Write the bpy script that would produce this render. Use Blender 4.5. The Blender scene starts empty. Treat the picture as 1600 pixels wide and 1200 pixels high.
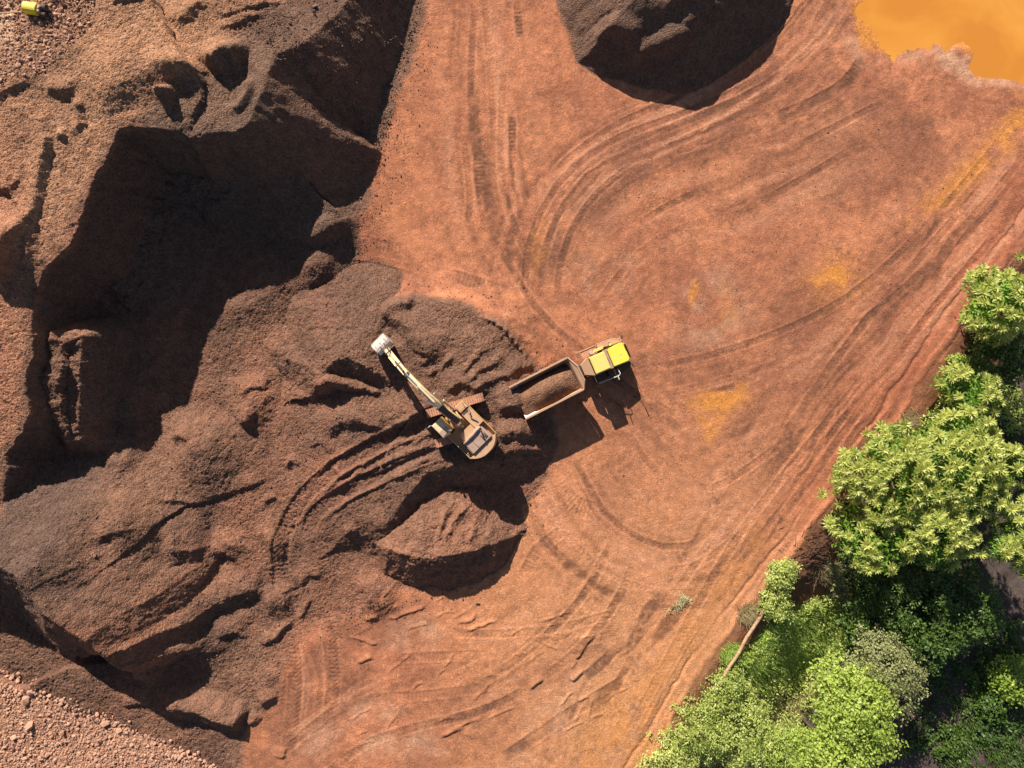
import bpy, math, random
import numpy as np
from mathutils import Vector, Matrix, noise as mnoise

# ------------------------------------------------------------------ camera, light
scene = bpy.context.scene
C = scene.collection
CAMH = 62.0
PPM = 17.0                     # photo pixels per metre on the yard floor
cam = bpy.data.cameras.new('camera')
camo = bpy.data.objects.new('camera', cam)
C.objects.link(camo)
camo.location = (0, 0, CAMH)
camo.rotation_euler = (0, 0, 0)
cam.sensor_width = 36
cam.angle = 2 * math.atan(800 / PPM / CAMH)
cam.clip_end = 2000
cam.clip_start = 0.5
scene.camera = camo

SUN_ELEV = math.radians(31)
SH = (0.385, -0.923)           # direction shadows fall on the ground (world xy)
world = bpy.data.worlds.new('World')
scene.world = world
world.use_nodes = True
wn = world.node_tree
sky = wn.nodes.new('ShaderNodeTexSky')
sky.sky_type = 'NISHITA'
sky.sun_disc = False
sky.sun_elevation = SUN_ELEV
sky.sun_rotation = math.atan2(-SH[0], -SH[1])
bg = wn.nodes['Background']
bg.inputs['Strength'].default_value = 0.05
wn.links.new(sky.outputs[0], bg.inputs[0])
sun = bpy.data.lights.new('sun', 'SUN')
sun.energy = 5.0
sun.angle = math.radians(0.5)
sun.color = (1.0, 0.93, 0.82)
suno = bpy.data.objects.new('sun', sun)
C.objects.link(suno)
suno.location = (-20, 60, 60)
suno.rotation_euler = Vector((SH[0] * math.cos(SUN_ELEV), SH[1] * math.cos(SUN_ELEV), -math.sin(SUN_ELEV))).to_track_quat('-Z', 'Y').to_euler()
scene.view_settings.view_transform = 'Standard'
scene.view_settings.look = 'None'
scene.view_settings.gamma = 1
scene.view_settings.use_curve_mapping = False
scene.view_settings.exposure = 0.95
scene.render.engine = 'CYCLES'

rng = np.random.default_rng(7)
random.seed(7)


def P(px, py, z=0.0):
    s = (CAMH - z) / CAMH / PPM
    return ((px - 800) * s, (600 - py) * s)


# ------------------------------------------------------------------ numpy noise
def _hash(xi, yi, seed):
    h = (xi.astype(np.int64) * 374761393 + yi.astype(np.int64) * 668265263 + seed * 974634533) & 0xFFFFFFFF
    h = ((h ^ (h >> 13)) * 1274126177) & 0xFFFFFFFF
    h = (h ^ (h >> 16)) & 0xFFFFFF
    return h / float(0xFFFFFF)


def vn(x, y, seed=0):
    xf = np.floor(x); yf = np.floor(y)
    u = x - xf; v = y - yf
    u = u * u * (3 - 2 * u); v = v * v * (3 - 2 * v)
    a = _hash(xf, yf, seed); b = _hash(xf + 1, yf, seed)
    c = _hash(xf, yf + 1, seed); d = _hash(xf + 1, yf + 1, seed)
    return (a * (1 - u) + b * u) * (1 - v) + (c * (1 - u) + d * u) * v


def fbm(x, y, octv=4, seed=0, gain=0.5):
    t = np.zeros_like(x); amp = 1.0; tot = 0
    ca, sa = math.cos(0.6), math.sin(0.6)
    for i in range(octv):
        t += amp * (vn(x, y, seed + i * 17) - 0.5)
        tot += amp; amp *= gain
        x, y = (x * ca - y * sa) * 2.03 + 11.3, (x * sa + y * ca) * 2.03 - 4.7
    return t / tot * 2          # about -1..1


def smooth(a, b, x):
    t = np.clip((x - a) / (b - a), 0, 1)
    return t * t * (3 - 2 * t)


def smax(a, b, k=0.4):
    h = np.clip(0.5 + 0.5 * (a - b) / k, 0, 1)
    return b * (1 - h) + a * h + k * h * (1 - h)


def smin(a, b, k=0.4):
    return -smax(-a, -b, k)


# ------------------------------------------------------------------ terrain grid
STEP = 0.095


def axis(half):
    core = np.arange(-half, half + STEP / 2, STEP)
    out = []; v = core[-1]; st = STEP
    while v < 420:
        st *= 1.16; v += st; out.append(v)
    out = np.array(out)
    return np.concatenate([-out[::-1], core, out])


GX = axis(49.0); GY = axis(37.0)
NX, NY = len(GX), len(GY)
X, Y = np.meshgrid(GX, GY)                       # [iy, ix]
# natural irregular edges: every traced outline is read through a warp
WX = X + 0.42 * fbm(X * 0.30, Y * 0.30, 3, 11) + 0.16 * fbm(X * 1.3, Y * 1.3, 2, 12)
WY = Y + 0.42 * fbm(X * 0.30, Y * 0.30, 3, 21) + 0.16 * fbm(X * 1.3, Y * 1.3, 2, 22)


class Feat:
    pass


def window(pts, margin):
    xs = [p[0] for p in pts]; ys = [p[1] for p in pts]
    i0 = np.searchsorted(GX, min(xs) - margin); i1 = np.searchsorted(GX, max(xs) + margin)
    j0 = np.searchsorted(GY, min(ys) - margin); j1 = np.searchsorted(GY, max(ys) + margin)
    return slice(max(j0, 0), min(j1, NY)), slice(max(i0, 0), min(i1, NX))


def polydist(pts, margin, vals=None, closed=False, warp=True):
    """distance to a world polyline: slices, distance, signed lateral, along, interpolated vals, offset vector"""
    sl = window(pts, margin)
    x = (WX if warp else X)[sl]; y = (WY if warp else Y)[sl]
    best = np.full(x.shape, 1e9); lat = np.zeros_like(x); along = np.zeros_like(x)
    ox = np.zeros_like(x); oy = np.zeros_like(x)
    nv = 0 if vals is None else len(vals[0])
    out = [np.zeros_like(x) for _ in range(nv)]
    s0 = 0.0
    n = len(pts)
    for k in range(n if closed else n - 1):
        ax, ay = pts[k][0], pts[k][1]; bx, by = pts[(k + 1) % n][0], pts[(k + 1) % n][1]
        dx, dy = bx - ax, by - ay
        L = math.hypot(dx, dy) + 1e-9
        t = np.clip(((x - ax) * dx + (y - ay) * dy) / (L * L), 0, 1)
        ex = x - ax - t * dx; ey = y - ay - t * dy
        d = np.hypot(ex, ey)
        m = d < best
        best[m] = d[m]
        lat[m] = (np.where(dx * ey - dy * ex >= 0, 1, -1) * d)[m]
        along[m] = (s0 + t * L)[m]
        ox[m] = ex[m]; oy[m] = ey[m]
        for q in range(nv):
            va, vb = vals[k][q], vals[(k + 1) % n][q]
            out[q][m] = (va + t * (vb - va))[m]
        s0 += L
    f = Feat()
    f.sl, f.d, f.lat, f.s, f.L, f.ox, f.oy, f.v = sl, best, lat, along, s0, ox, oy, out
    return f


def inside(pts, sl, warp=True):
    x = (WX if warp else X)[sl]; y = (WY if warp else Y)[sl]
    r = np.zeros(x.shape, bool)
    n = len(pts)
    for k in range(n):
        ax, ay = pts[k][0], pts[k][1]; bx, by = pts[(k + 1) % n][0], pts[(k + 1) % n][1]
        if ay == by: continue
        c = ((ay > y) != (by > y)) & (x < (bx - ax) * (y - ay) / (by - ay) + ax)
        r ^= c
    return r


def resample(pts, step=1.2):
    """Catmull-Rom through the points"""
    out = []
    n = len(pts)
    for i in range(n - 1):
        p0 = np.array(pts[max(i - 1, 0)], float); p1 = np.array(pts[i], float)
        p2 = np.array(pts[i + 1], float); p3 = np.array(pts[min(i + 2, n - 1)], float)
        m = max(2, int(np.linalg.norm((p2 - p1)[:2]) / step))
        for k in range(m):
            t = k / m
            out.append(tuple(0.5 * (2 * p1 + (p2 - p0) * t + (2 * p0 - 5 * p1 + 4 * p2 - p3) * t * t + (3 * p1 - p0 - 3 * p2 + p3) * t ** 3)))
    out.append(tuple(float(a) for a in pts[-1]))
    return out


H = np.zeros_like(X)
H += 0.16 * fbm(X * 0.06, Y * 0.06, 3, 31) + 0.05 * fbm(X * 0.35, Y * 0.35, 3, 32)
GR = np.zeros_like(X)                            # gravel 0..1
ROUGH = np.zeros_like(X)                         # coarse stones 0..1


def pxpoly(pp):
    return [P(*p) for p in pp]


def mask_poly(pp, soft, z=0.0, grow=0.0):
    pts = [P(p[0], p[1], z) for p in pp]
    f = polydist(pts, soft + abs(grow) + 2, closed=True)
    sd = np.where(inside(pts, f.sl), -f.d, f.d) - grow
    m = np.zeros_like(X)
    m[f.sl] = 1 - smooth(-soft, soft, sd)
    return m


def mesa(pp, floor=None, k=0.25, talus=0.64, frac=0.62):
    """raised block traced along its lip: (px,py,z,slope)"""
    global H
    pts = [P(p[0], p[1], p[2]) for p in pp]
    f = polydist(pts, 24, vals=[(p[2], p[3]) for p in pp], closed=True)
    ins = inside(pts, f.sl)
    zl, slp = f.v
    drop = slp * f.d
    steep = slp > 1.0
    cut = zl * frac
    drop = np.where(steep & (drop > cut), cut + (f.d - cut / np.maximum(slp, .01)) * talus, drop)
    h = np.where(ins, zl, zl - drop)
    H[f.sl] = smax(h, H[f.sl], k)
    return f, ins


# gravel spoil covers the left of the yard
GRAV = [(680, -200), (664, 40), (610, 190), (566, 330), (556, 425), (580, 468), (650, 462), (740, 476), (800, 515), (838, 570), (868, 610),
        (874, 690), (845, 760), (770, 870), (700, 915), (600, 925), (560, 960), (500, 980), (455, 1020), (430, 1090), (385, 1140), (370, 1260), (-300, 1260), (-300, -200)]
GR = np.maximum(GR, mask_poly(GRAV, 1.5))

# gentle rise of the spoil to the left
gx = smooth(-15, -46, X) * smooth(6, -12, Y)
H += 1.0 * gx + 0.35 * fbm(X * 0.22, Y * 0.22, 3, 41) * GR

# --- the right hand edge: berm, bank and the lower ground
EDGE = [(1720, 190), (1620, 330), (1500, 490), (1420, 610), (1370, 680), (1300, 770), (1235, 860), (1150, 965), (1085, 1060), (1000, 1200), (930, 1320), (800, 1500)]
ep = resample(pxpoly(EDGE), 2.0)
ep = [(ep[0][0] + 60, ep[0][1] + 90)] + ep + [(ep[-1][0] - 60, ep[-1][1] - 90)]
f = polydist(ep, 500)
dE = np.zeros_like(X); dE[f.sl] = f.lat          # + is the east (valley) side
berm = 0.16 * np.exp(-((dE - 0.3) / 0.35) ** 2) * (0.5 + 0.8 * vn(f.s * 0.5, f.s * 0, 3))
lowest = -5.6
bank = -0.5 * smooth(0.9, 3.0, dE) - np.clip((dE - 2.6) * 0.62, 0, 5.0)
bank = np.maximum(bank, lowest) + 0.25 * fbm(X * 0.4, Y * 0.4, 3, 51) * smooth(1, 4, dE)
H -= 0.10 * np.exp(-((dE + 1.1) / 0.16) ** 2) * smooth(.25, .55, vn(f.s * .12, f.s * 0, 5))
H += np.where(dE > -1.5, berm + bank * (dE > 0.6), 0)
BANK = smooth(0.2, 1.2, dE)
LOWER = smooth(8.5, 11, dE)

# --- upper left embankment with its cut face
LIP = [(640, -240, 3.0, .98), (568, -40, 3.6, .98), (546, 0, 4.1, .98), (512, 36, 5.0, .98), (472, 66, 6.2, .98), (438, 84, 6.7, .98), (414, 118, 7.1, .98), (404, 150, 7.3, .8), (390, 186, 7.4, .95),
       (368, 206, 7.5, 1.5), (300, 216, 7.9, 2.6), (280, 203, 8.2, 2.8), (182, 197, 8.6, 2.8), (174, 226, 8.6, 2.8), (152, 288, 8.3, 2.6), (108, 384, 8.4, 2.6),
       (72, 412, 8.1, 2.6), (56, 460, 7.5, 2.6), (46, 520, 7.3, 2.6), (46, 640, 6.6, 2.6), (30, 672, 6.3, 2.6), (6, 712, 6.0, 2.2), (10, 770, 5.4, 1.8),
       (12, 835, 4.6, 1.8), (-20, 870, 4.2, 1.0), (-400, 900, 4.0, 1.0), (-700, 900, 5, 1), (-700, -900, 7, 1), (500, -900, 1, .6)]
fl, insl = mesa(LIP, k=0.12)
PLAT = np.zeros_like(X)
PLAT[fl.sl] = np.where(insl, 1, 0)
dLip = np.full_like(X, 50.0); dLip[fl.sl] = np.where(insl, -fl.d, fl.d)
# rugged strata on the cut face
face = (dLip > 0.1) & (dLip < 3.2) & (H > 1.0) & (X < P(330, 0, 7)[0]) & (Y < P(0, 230, 7)[1])
H += face * (0.30 * fbm(X * 1.1, Y * 2.2, 3, 61))
# the plateau: undulating
H += PLAT * smooth(0, -2.5, dLip) * (0.35 * fbm(X * 0.16, Y * 0.16, 3, 63))
# bench half way down the face that catches the sun
LEDGE = [(76, 522, 6.3, 1.8), (128, 526, 5.9, 1.7), (124, 560, 5.6, 1.7), (126, 610, 5.0, 1.7), (120, 690, 4.2, 1.5), (96, 690, 4.4, 1.5), (80, 655, 5.0, 1.6), (70, 600, 5.8, 1.6)]
f, ins = mesa(LEDGE, k=0.2)
H[f.sl] += np.where(ins | (f.d < 0.7), 0.34 * fbm(X[f.sl] * 0.35, Y[f.sl] * 1.1, 4, 66, .65), 0)
mesa([(28, 757, 3.0, 1.2), (60, 752, 2.8, 1.1), (86, 760, 2.2, 1.0), (60, 768, 2.4, 1.2)], k=0.15)
mesa([(44, 782, 2.6, 1.1), (80, 780, 2.2, .9), (84, 796, 2.0, .9), (56, 800, 2.1, .9)], k=0.15)
mesa([(150, 628, 1.6, .9), (180, 604, 1.5, .8), (184, 616, 1.4, .7), (160, 640, 1.2, .8)], k=0.2)


# --- loading bench that carries the excavator
BENCH = [(585, 560, 2.2, .3), (625, 535, 2.3, .34), (700, 520, 2.3, .36), (760, 540, 2.4, .42), (796, 592, 2.2, .45), (820, 640, 1.9, .5), (812, 690, 2.0, .6),
         (785, 712, 2.3, .78), (730, 722, 2.4, .85), (672, 736, 2.3, .9), (634, 775, 2.2, .9), (616, 812, 2.0, .9), (598, 826, 1.7, .6), (570, 800, 1.6, .26), (530, 750, 1.5, .24), (540, 690, 1.7, .26), (560, 620, 2.2, .3)]
mesa(BENCH, k=0.3)
BASE_EXC = 2.45
cx, cy = P(717, 657, BASE_EXC)
rr = np.hypot(X - cx, Y - cy)
H = np.where(rr < 6, H + (BASE_EXC - H) * smooth(3.4, 2.0, rr), H)

# --- bottom left ridge, dark hollow and stony ground
RID = [(-420, 770, 7.5), (-200, 820, 7.6), (-60, 864, 7.6), (0, 888, 7.7), (32, 904, 7.8), (70, 958, 7.8), (128, 1000, 7.2), (164, 1024, 6.0), (190, 1038, 4.4), (214, 1046, 2.2)]
rp = [P(*p) for p in RID]
f = polydist(rp, 30, vals=[(p[2],) for p in RID])
lee = f.lat < 0
h = f.v[0] - np.where(lee, f.d * (1.02 + 0.08 * fbm(X[f.sl] * .3, Y[f.sl] * .3, 3, 401)), np.where(f.s > f.L - 0.05, f.d * 0.75, f.d * (0.42 + 0.30 * f.s / f.L)))
H[f.sl] = np.where(lee & (f.s < f.L - 0.05) & (f.s > 0.05), np.maximum(h, 0.0), smax(h, H[f.sl], 0.4))
STON = [(-300, 930), (0, 1062), (90, 1092), (200, 1140), (300, 1188), (400, 1245), (500, 1400), (-300, 1400)]
sp = [P(p[0], p[1], 0.2) for p in STON]
f = polydist(sp, 12, closed=True)
ins = inside(sp, f.sl)
sd = np.where(ins, -f.d, f.d)
lipz = 0.45 + 0.05 * np.clip(-sd, 0, 20)
H[f.sl] = np.where(ins, lipz, H[f.sl])
STONY = np.zeros_like(X); STONY[f.sl] = 1 - smooth(-0.25, 0.25, sd)
near = np.zeros_like(X); near[f.sl] = (~ins) * np.exp(-(sd / 1.6) ** 2)
H -= near * smooth(P(420, 0)[0], P(330, 0)[0], X) * 0.25
def dune(pp, T, zb=0.8, up=None, taper=0.25, gain=1.0, lee=0.85, soft=False):
    """a crest traced along the sunny edge of a dark streak T pixels thick"""
    global H
    h = 0.62 * T / PPM * gain
    wl = h / lee
    if soft:
        h *= 0.62; wl = 1.5 * T / PPM
    wu = (up if up is not None else 3.2 * T) / PPM
    pts = [P(p[0], p[1], zb + h) for p in pp]
    pts = resample(pts, 0.6)
    f = polydist(pts, max(wu, wl) + 1)
    on_lee = (f.ox * SH[0] + f.oy * SH[1]) > 0
    u = np.clip(f.d / wu, 0, 1)
    prof = np.where(on_lee, (0.5 + 0.5 * np.cos(math.pi * np.clip(f.d / wl, 0, 1))) if soft else np.clip(1 - f.d / wl, 0, 1), 0.5 + 0.5 * np.cos(math.pi * u))
    t = f.s / max(f.L, 1e-6)
    tp = smooth(0, taper, t) * smooth(0, taper, 1 - t)
    H[f.sl] += h * prof * (0.02 + 0.98 * tp) * (f.d < max(wu, wl)) * np.where(tp > 0.001, 1, np.clip(1 - f.d / (0.4 * wu), 0, 1))


def bumpm(px, py, rx, ry, h, rot=0, zb=0.5):
    global H
    cx, cy = P(px, py, zb + h * 0.7)
    a = math.radians(rot)
    sl = window([(cx, cy)], 3 * max(rx, ry) / PPM)
    dx = WX[sl] - cx; dy = WY[sl] - cy
    u = (dx * math.cos(a) + dy * math.sin(a)) / (rx / PPM); v = (-dx * math.sin(a) + dy * math.cos(a)) / (ry / PPM)
    r2 = u * u + v * v
    H[sl] += h * np.exp(-r2)


# --- details up on the plateau
dune([(147, 162), (202, 132), (252, 112), (290, 107), (324, 104)], 30, 7, 70, soft=True)
dune([(246, 122), (285, 114), (326, 108)], 20, 7, 40, taper=.4)
dune([(316, 94), (335, 78), (352, 72), (374, 80)], 42, 7, 34, taper=.25)
dune([(244, 152), (256, 147), (273, 147)], 36, 7, 14)
dune([(384, 116), (386, 140), (372, 166), (352, 180)], 12, 7, 12)
dune([(182, 8), (215, 2), (245, -4)], 14, 7, 40)
dune([(268, 44), (300, 16), (318, -6)], 12, 7, 40)
dune([(330, 30), (400, 10), (440, -10)], 7, 6.5, 40)
dune([(340, 50), (420, 20)], 6, 6.5, 20)
dune([(0, 175), (30, 155), (58, 145), (84, 146)], 9, 7, 60)
dune([(88, 154), (112, 153), (136, 156)], 14, 7, 30)
dune([(84, 165), (86, 240), (74, 300), (62, 360), (52, 440)], 13, 7, 30, gain=1.1)
dune([(138, 160), (140, 200), (128, 215)], 9, 7, 12)
dune([(108, 220), (122, 222)], 7, 7, 12)
dune([(-40, 380), (15, 374), (45, 385)], 64, 6.5, 60, taper=.2, soft=True)
dune([(-40, 412), (15, 402), (40, 408)], 26, 6.5, 30, taper=.2)
dune([(-10, 330), (20, 300), (40, 310)], 10, 6.5, 60)

# --- spoil in the shadow edge and on the floor
bumpm(485, 350, 50, 40, 1.2, 20)
bumpm(520, 345, 40, 50, 0.6, 20)
dune([(450, 380), (480, 372), (520, 350), (545, 330)], 22, 1.2, 40)
bumpm(478, 430, 54, 36, 0.7, 15)
bumpm(390, 470, 60, 30, 0.6, 25)
DUNES = [
    ([(150, 652), (185, 655), (230, 664)], 24, 60), ([(364, 664), (378, 655), (392, 657)], 20, 18),
    ([(257, 690), (275, 682), (300, 680)], 18, 30), ([(180, 829), (218, 816), (240, 812)], 15, 50),
    ([(256, 862), (285, 858), (320, 857)], 36, 60), ([(328, 972), (345, 946), (364, 932), (386, 924), (406, 930)], 30, 36),
    ([(330, 1000), (360, 992), (386, 993)], 15, 26), ([(400, 1012), (425, 1000), (448, 975)], 12, 20), ([(187, 1030), (259, 1019), (358, 1016)], 13, 50),
    ([(722, 592), (742, 566), (764, 545)], 5.5, 12), ([(730, 602), (760, 576), (790, 560)], 6, 14), ([(738, 612), (775, 594), (812, 588)], 7, 14), ([(690, 585), (700, 565), (712, 550)], 6, 12), ([(670, 590), (684, 578)], 6, 12),
    ([(330, 770), (380, 760), (416, 750)], 8, 30), ([(402, 792), (416, 786), (428, 780)], 7, 14), ([(370, 620), (395, 606), (422, 604)], 9, 26),
    ([(398, 1110), (415, 1098), (424, 1092)], 12, 20), ([(380, 1140), (400, 1120)], 9, 20), ([(440, 740), (452, 722), (462, 735)], 7, 14),
    ([(455, 925), (475, 905), (500, 912)], 9, 30), ([(535, 840), (548, 832), (560, 838)], 9, 16), ([(300, 920), (322, 900), (330, 870)], 6, 40),
    ([(250, 780), (300, 785), (350, 768)], 8, 60),
    ([(548, 536), (562, 520), (583, 513), (606, 519)], 22, 24), ([(570, 508), (592, 496), (625, 502), (655, 532), (684, 566)], 20, 28),
    ([(590, 496), (618, 478), (650, 474)], 17, 26), ([(655, 545), (672, 558), (655, 572)], 5, 10),
    ([(690, 614), (718, 601), (742, 606), (762, 622)], 14, 30), ([(600, 676), (640, 655), (672, 636), (690, 616)], 20, 60),
    ([(500, 688), (530, 660), (560, 656), (600, 668), (618, 664)], 16, 40), ([(480, 700), (500, 690), (520, 708)], 7, 20),
    ([(775, 646), (805, 634), (842, 626)], 20, 40), ([(770, 684), (800, 676), (848, 678)], 18, 26), ([(800, 706), (830, 700), (850, 705)], 10, 16),
    ([(524, 742), (540, 736), (550, 730)], 10, 20), ([(800, 590), (815, 578), (832, 572)], 12, 30),
    ([(460, 980), (466, 955), (478, 940)], 6, 14), ([(430, 930), (460, 922)], 5, 20),
    ([(558, 978), (572, 971), (588, 973)], 5, 8), ([(600, 976), (640, 963), (672, 953)], 3.5, 7), ([(538, 1006), (560, 1013), (592, 1019)], 3.5, 6),
    ([(710, 984), (728, 976), (742, 966)], 3.5, 6), ([(720, 992), (750, 984), (776, 972)], 3, 6), ([(550, 1046), (566, 1042), (580, 1040)], 4, 10),
    ([(830, 1090), (856, 1072)], 5, 14), ([(900, 1046), (930, 1010), (938, 1000)], 5, 14), ([(895, 1080), (915, 1055)], 5, 12),
    ([(680, 1166), (724, 1150)], 4, 10), ([(430, 1200), (440, 1180)], 5, 20),
]
for pp, T, up in DUNES:
    big = pp[0][0] < 470 and T > 12
    dune(pp, T * (.88 if big else 1), 1.0, up * (1.6 if big else 1), taper=.38 if big else .25)
# broad heaps whose far side the sun only grazes
for pp, T, up, le in [([(345, 645), (372, 632), (400, 640), (420, 655)], 34, 50, .54), ([(258, 690), (292, 678), (335, 684), (366, 702)], 44, 50, .54), ([(158, 716), (190, 711), (218, 723)], 34, 40, .55),
                      ([(236, 738), (288, 710), (352, 724), (380, 742)], 64, 60, .50), ([(180, 830), (225, 818), (280, 812)], 44, 60, .50), ([(394, 952), (420, 944), (448, 942)], 30, 30, .54),
                      ([(187, 1030), (270, 1018), (362, 1016)], 36, 60, .48), ([(330, 880), (346, 850), (352, 830)], 40, 40, .5), ([(90, 870), (150, 850), (200, 850)], 34, 60, .46), ([(540, 940), (570, 930), (590, 900)], 44, 40, .46),
                      ([(400, 860), (420, 850), (440, 845)], 36, 40, .5), ([(640, 478), (700, 471), (760, 488), (806, 528), (834, 574)], 26, 24, .46), ([(450, 420), (500, 408), (530, 400)], 36, 40, .5)]:
    dune(pp, T * (.95 if T < 60 else .75), 1.0, up, taper=.4, soft=True)
bumpm(300, 745, 60, 40, 0.5, 10)
bumpm(170, 780, 40, 26, 0.5, 30)

dune([(246, 1118), (270, 1110), (320, 1122), (372, 1140)], 40, 0.6, 36, taper=.12)
dune([(185, 1100), (215, 1100), (240, 1095)], 10, 0.6, 30)

# --- wheel and track marks ---------------------------------------------------------
COLS = np.zeros_like(X)      # light / dark variation following the wheel paths
LAD = np.zeros_like(X)


def streak(pp, W, amp, seed, freq=2.2, depth=0.0, z=0.0):
    pts = resample([P(p[0], p[1], z) for p in pp], 1.5)
    w = W / PPM
    f = polydist(pts, w + 1)
    lt_ = f.lat + 0.7 * fbm(X[f.sl] * 0.11, Y[f.sl] * 0.11, 2, seed + 5)
    n = 0.9 * vn(lt_ * freq * 0.6 + 50, f.s * 0.07, seed) + 0.7 * vn(lt_ * freq * 2.2 + 9, f.s * 0.16, seed + 1) - 0.8
    n = n * (0.25 + 1.1 * vn(X[f.sl] * 0.28, Y[f.sl] * 0.28, seed + 2))
    env = np.exp(-(f.d / w * 1.35) ** 4) * smooth(0, 0.12, f.s / f.L) * smooth(0, 0.12, 1 - f.s / f.L)
    COLS[f.sl] += 1.15 * amp * n * env
    if depth:
        H[f.sl] += 0.25 * depth * n * env


def tread(pp, W, pitch=0.4, depth=0.07, press=0.06, dark=0.0, z=0.0, skew=0.0):
    pts = resample([P(p[0], p[1], z) for p in pp], 0.8)
    w = W / PPM / 2
    f = polydist(pts, w + 0.6, warp=False)
    env = 1 - smooth(w - 0.08, w + 0.05, f.d)
    ends = smooth(0, 0.1, f.s / f.L) * smooth(0, 0.1, 1 - f.s / f.L)
    patch = smooth(0.25, 0.5, vn(f.s * 0.5, f.lat * 0.6, 77))
    rib = np.cos((f.s + skew * np.abs(f.lat)) * 2 * math.pi / pitch)
    H[f.sl] += env * ends * (patch * depth * 0.5 * rib - press)
    edge = np.exp(-((f.d - w) / 0.12) ** 2) * ends
    H[f.sl] += edge * 0.05 * vn(f.s * 1.1, f.lat * 0.8, 78)
    COLS[f.sl] -= dark * env * ends * (0.4 + 0.6 * patch)


ROADP = [(1640, 250), (1450, 490), (1300, 680), (1180, 850), (1080, 1010), (950, 1230)]
streak(ROADP, 150, 0.75, 101, 1.4, 0.05)
streak([(1600, 320), (1440, 500), (1330, 640), (1200, 800), (1120, 900)], 40, 0.7, 102, 2.5, 0.06)
streak([(826, 480), (838, 390), (880, 300), (960, 235), (1060, 190), (1180, 130), (1270, 50), (1320, -40)], 85, 1.0, 103, 1.9, 0.07)
streak([(750, -30), (758, 150), (770, 320), (820, 450)], 110, 0.55, 104, 1.4, 0.04)
streak([(850, 720), (900, 830), (980, 890), (1080, 900), (1200, 830)], 90, 0.65, 105, 1.8, 0.06)
streak([(960, 700), (1020, 780), (1120, 790), (1230, 700)], 90, 0.5, 115, 1.6, 0.04)
streak([(430, 1220), (560, 1120), (760, 1050), (900, 940), (960, 830)], 90, 0.6, 106, 1.5, 0.06)
streak([(700, 960), (860, 980), (960, 1000), (1080, 940)], 50, 0.4, 116, 1.6, 0.04)
streak([(880, 1250), (930, 1080), (1040, 960), (1180, 780)], 70, 0.5, 117, 1.6, 0.05)
streak([(900, 470), (1010, 350), (1200, 280), (1400, 170)], 110, 0.55, 107, 1.2, 0.04)
streak([(960, 590), (1100, 590), (1300, 480), (1500, 320), (1600, 200)], 100, 0.5, 108, 1.3, 0.03)
streak([(780, 470), (860, 520), (960, 620), (1080, 700)], 70, 0.4, 109, 1.7, 0.03)
streak([(1000, 600), (1040, 680), (1180, 620), (1300, 560)], 80, 0.4, 118, 1.5, 0.03)
streak([(500, 760), (462, 830), (470, 950), (490, 1060), (480, 1220)], 45, 0.4, 110, 1.8, 0.05)
streak([(870, 0), (905, 60), (930, 140)], 30, 0.5, 119, 1.8, 0.03)
streak([(1290, 130), (1230, 170), (1150, 200), (1060, 240)], 60, 0.6, 120, 1.8, 0.03)
# crawler prints
for pp, W, dk in [
    ([(458, 1000), (455, 1060), (448, 1108)], 22, .2), ([(524, 1000), (524, 1060), (516, 1108)], 22, .2),
    ([(468, 850), (462, 920), (470, 980)], 20, .15), ([(520, 960), (526, 1000)], 18, .15),
    ([(620, 1030), (680, 1026), (760, 1024)], 16, .1), ([(612, 1090), (680, 1085), (760, 1075)], 16, .1),
    ([(540, 412), (620, 428), (690, 452)], 18, .25), ([(700, 430), (760, 448), (790, 460)], 22, .3), ([(575, 380), (630, 390)], 18, .2),
    ([(555, 1006), (588, 988)], 24, .1), ([(714, 978), (750, 956)], 24, .1), ([(880, 770), (900, 790), (930, 800)], 30, .2), ([(820, 900), (840, 860), (880, 830)], 20, .2),
    ([(748, 235), (750, 305)], 13, .9), ([(800, 170), (800, 250), (798, 330)], 12, .8), ([(808, 0), (812, 60)], 12, .5),
    ([(1350, 88), (1320, 130), (1270, 160), (1210, 185)], 18, 1.0), ([(985, 1060), (900, 1110), (780, 1190)], 20, .5), ([(960, 1020), (915, 1060)], 18, .5),
    ([(1290, 690), (1330, 640)], 12, .3),
]:
    tread(pp, W, 0.36, 0.04, 0.02, dk * .8)


def wheel_tracks(pp, offs, W=11, dk=.3, depth=.035):
    base = resample([P(*p) for p in pp], 2.0)
    for o_ in offs:
        q = []
        for i, p in enumerate(base):
            a = base[max(i - 1, 0)]; b = base[min(i + 1, len(base) - 1)]
            dx, dy = b[0] - a[0], b[1] - a[1]; L_ = math.hypot(dx, dy) + 1e-6
            w_ = 0.35 * math.sin(i * .35 + o_)
            q.append((p[0] - dy / L_ * (o_ / PPM + w_), p[1] + dx / L_ * (o_ / PPM + w_)))
        w = W / PPM / 2
        f = polydist(q, w + 0.7, warp=False)
        env = 1 - smooth(w - .12, w + .1, f.d)
        ends = smooth(0, .15, f.s / f.L) * smooth(0, .15, 1 - f.s / f.L)
        vis = smooth(.3, .65, vn(f.s * .16, f.lat * 0 + o_, 91)) * (0.5 + 0.5 * vn(f.s * .9, f.lat * 2, 92))
        rib = np.cos((f.s + .8 * np.abs(f.lat)) * 2 * math.pi / .42)
        H[f.sl] += env * ends * vis * (depth * .35 * rib - .022) + 0.024 * ends * vis * np.exp(-((f.d - w - .06) / .1) ** 2)
        COLS[f.sl] -= .6 * dk * env * ends * vis
        COLS[f.sl] += 0.25 * ends * vis * np.exp(-((f.d - w - .1) / .12) ** 2)


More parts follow.
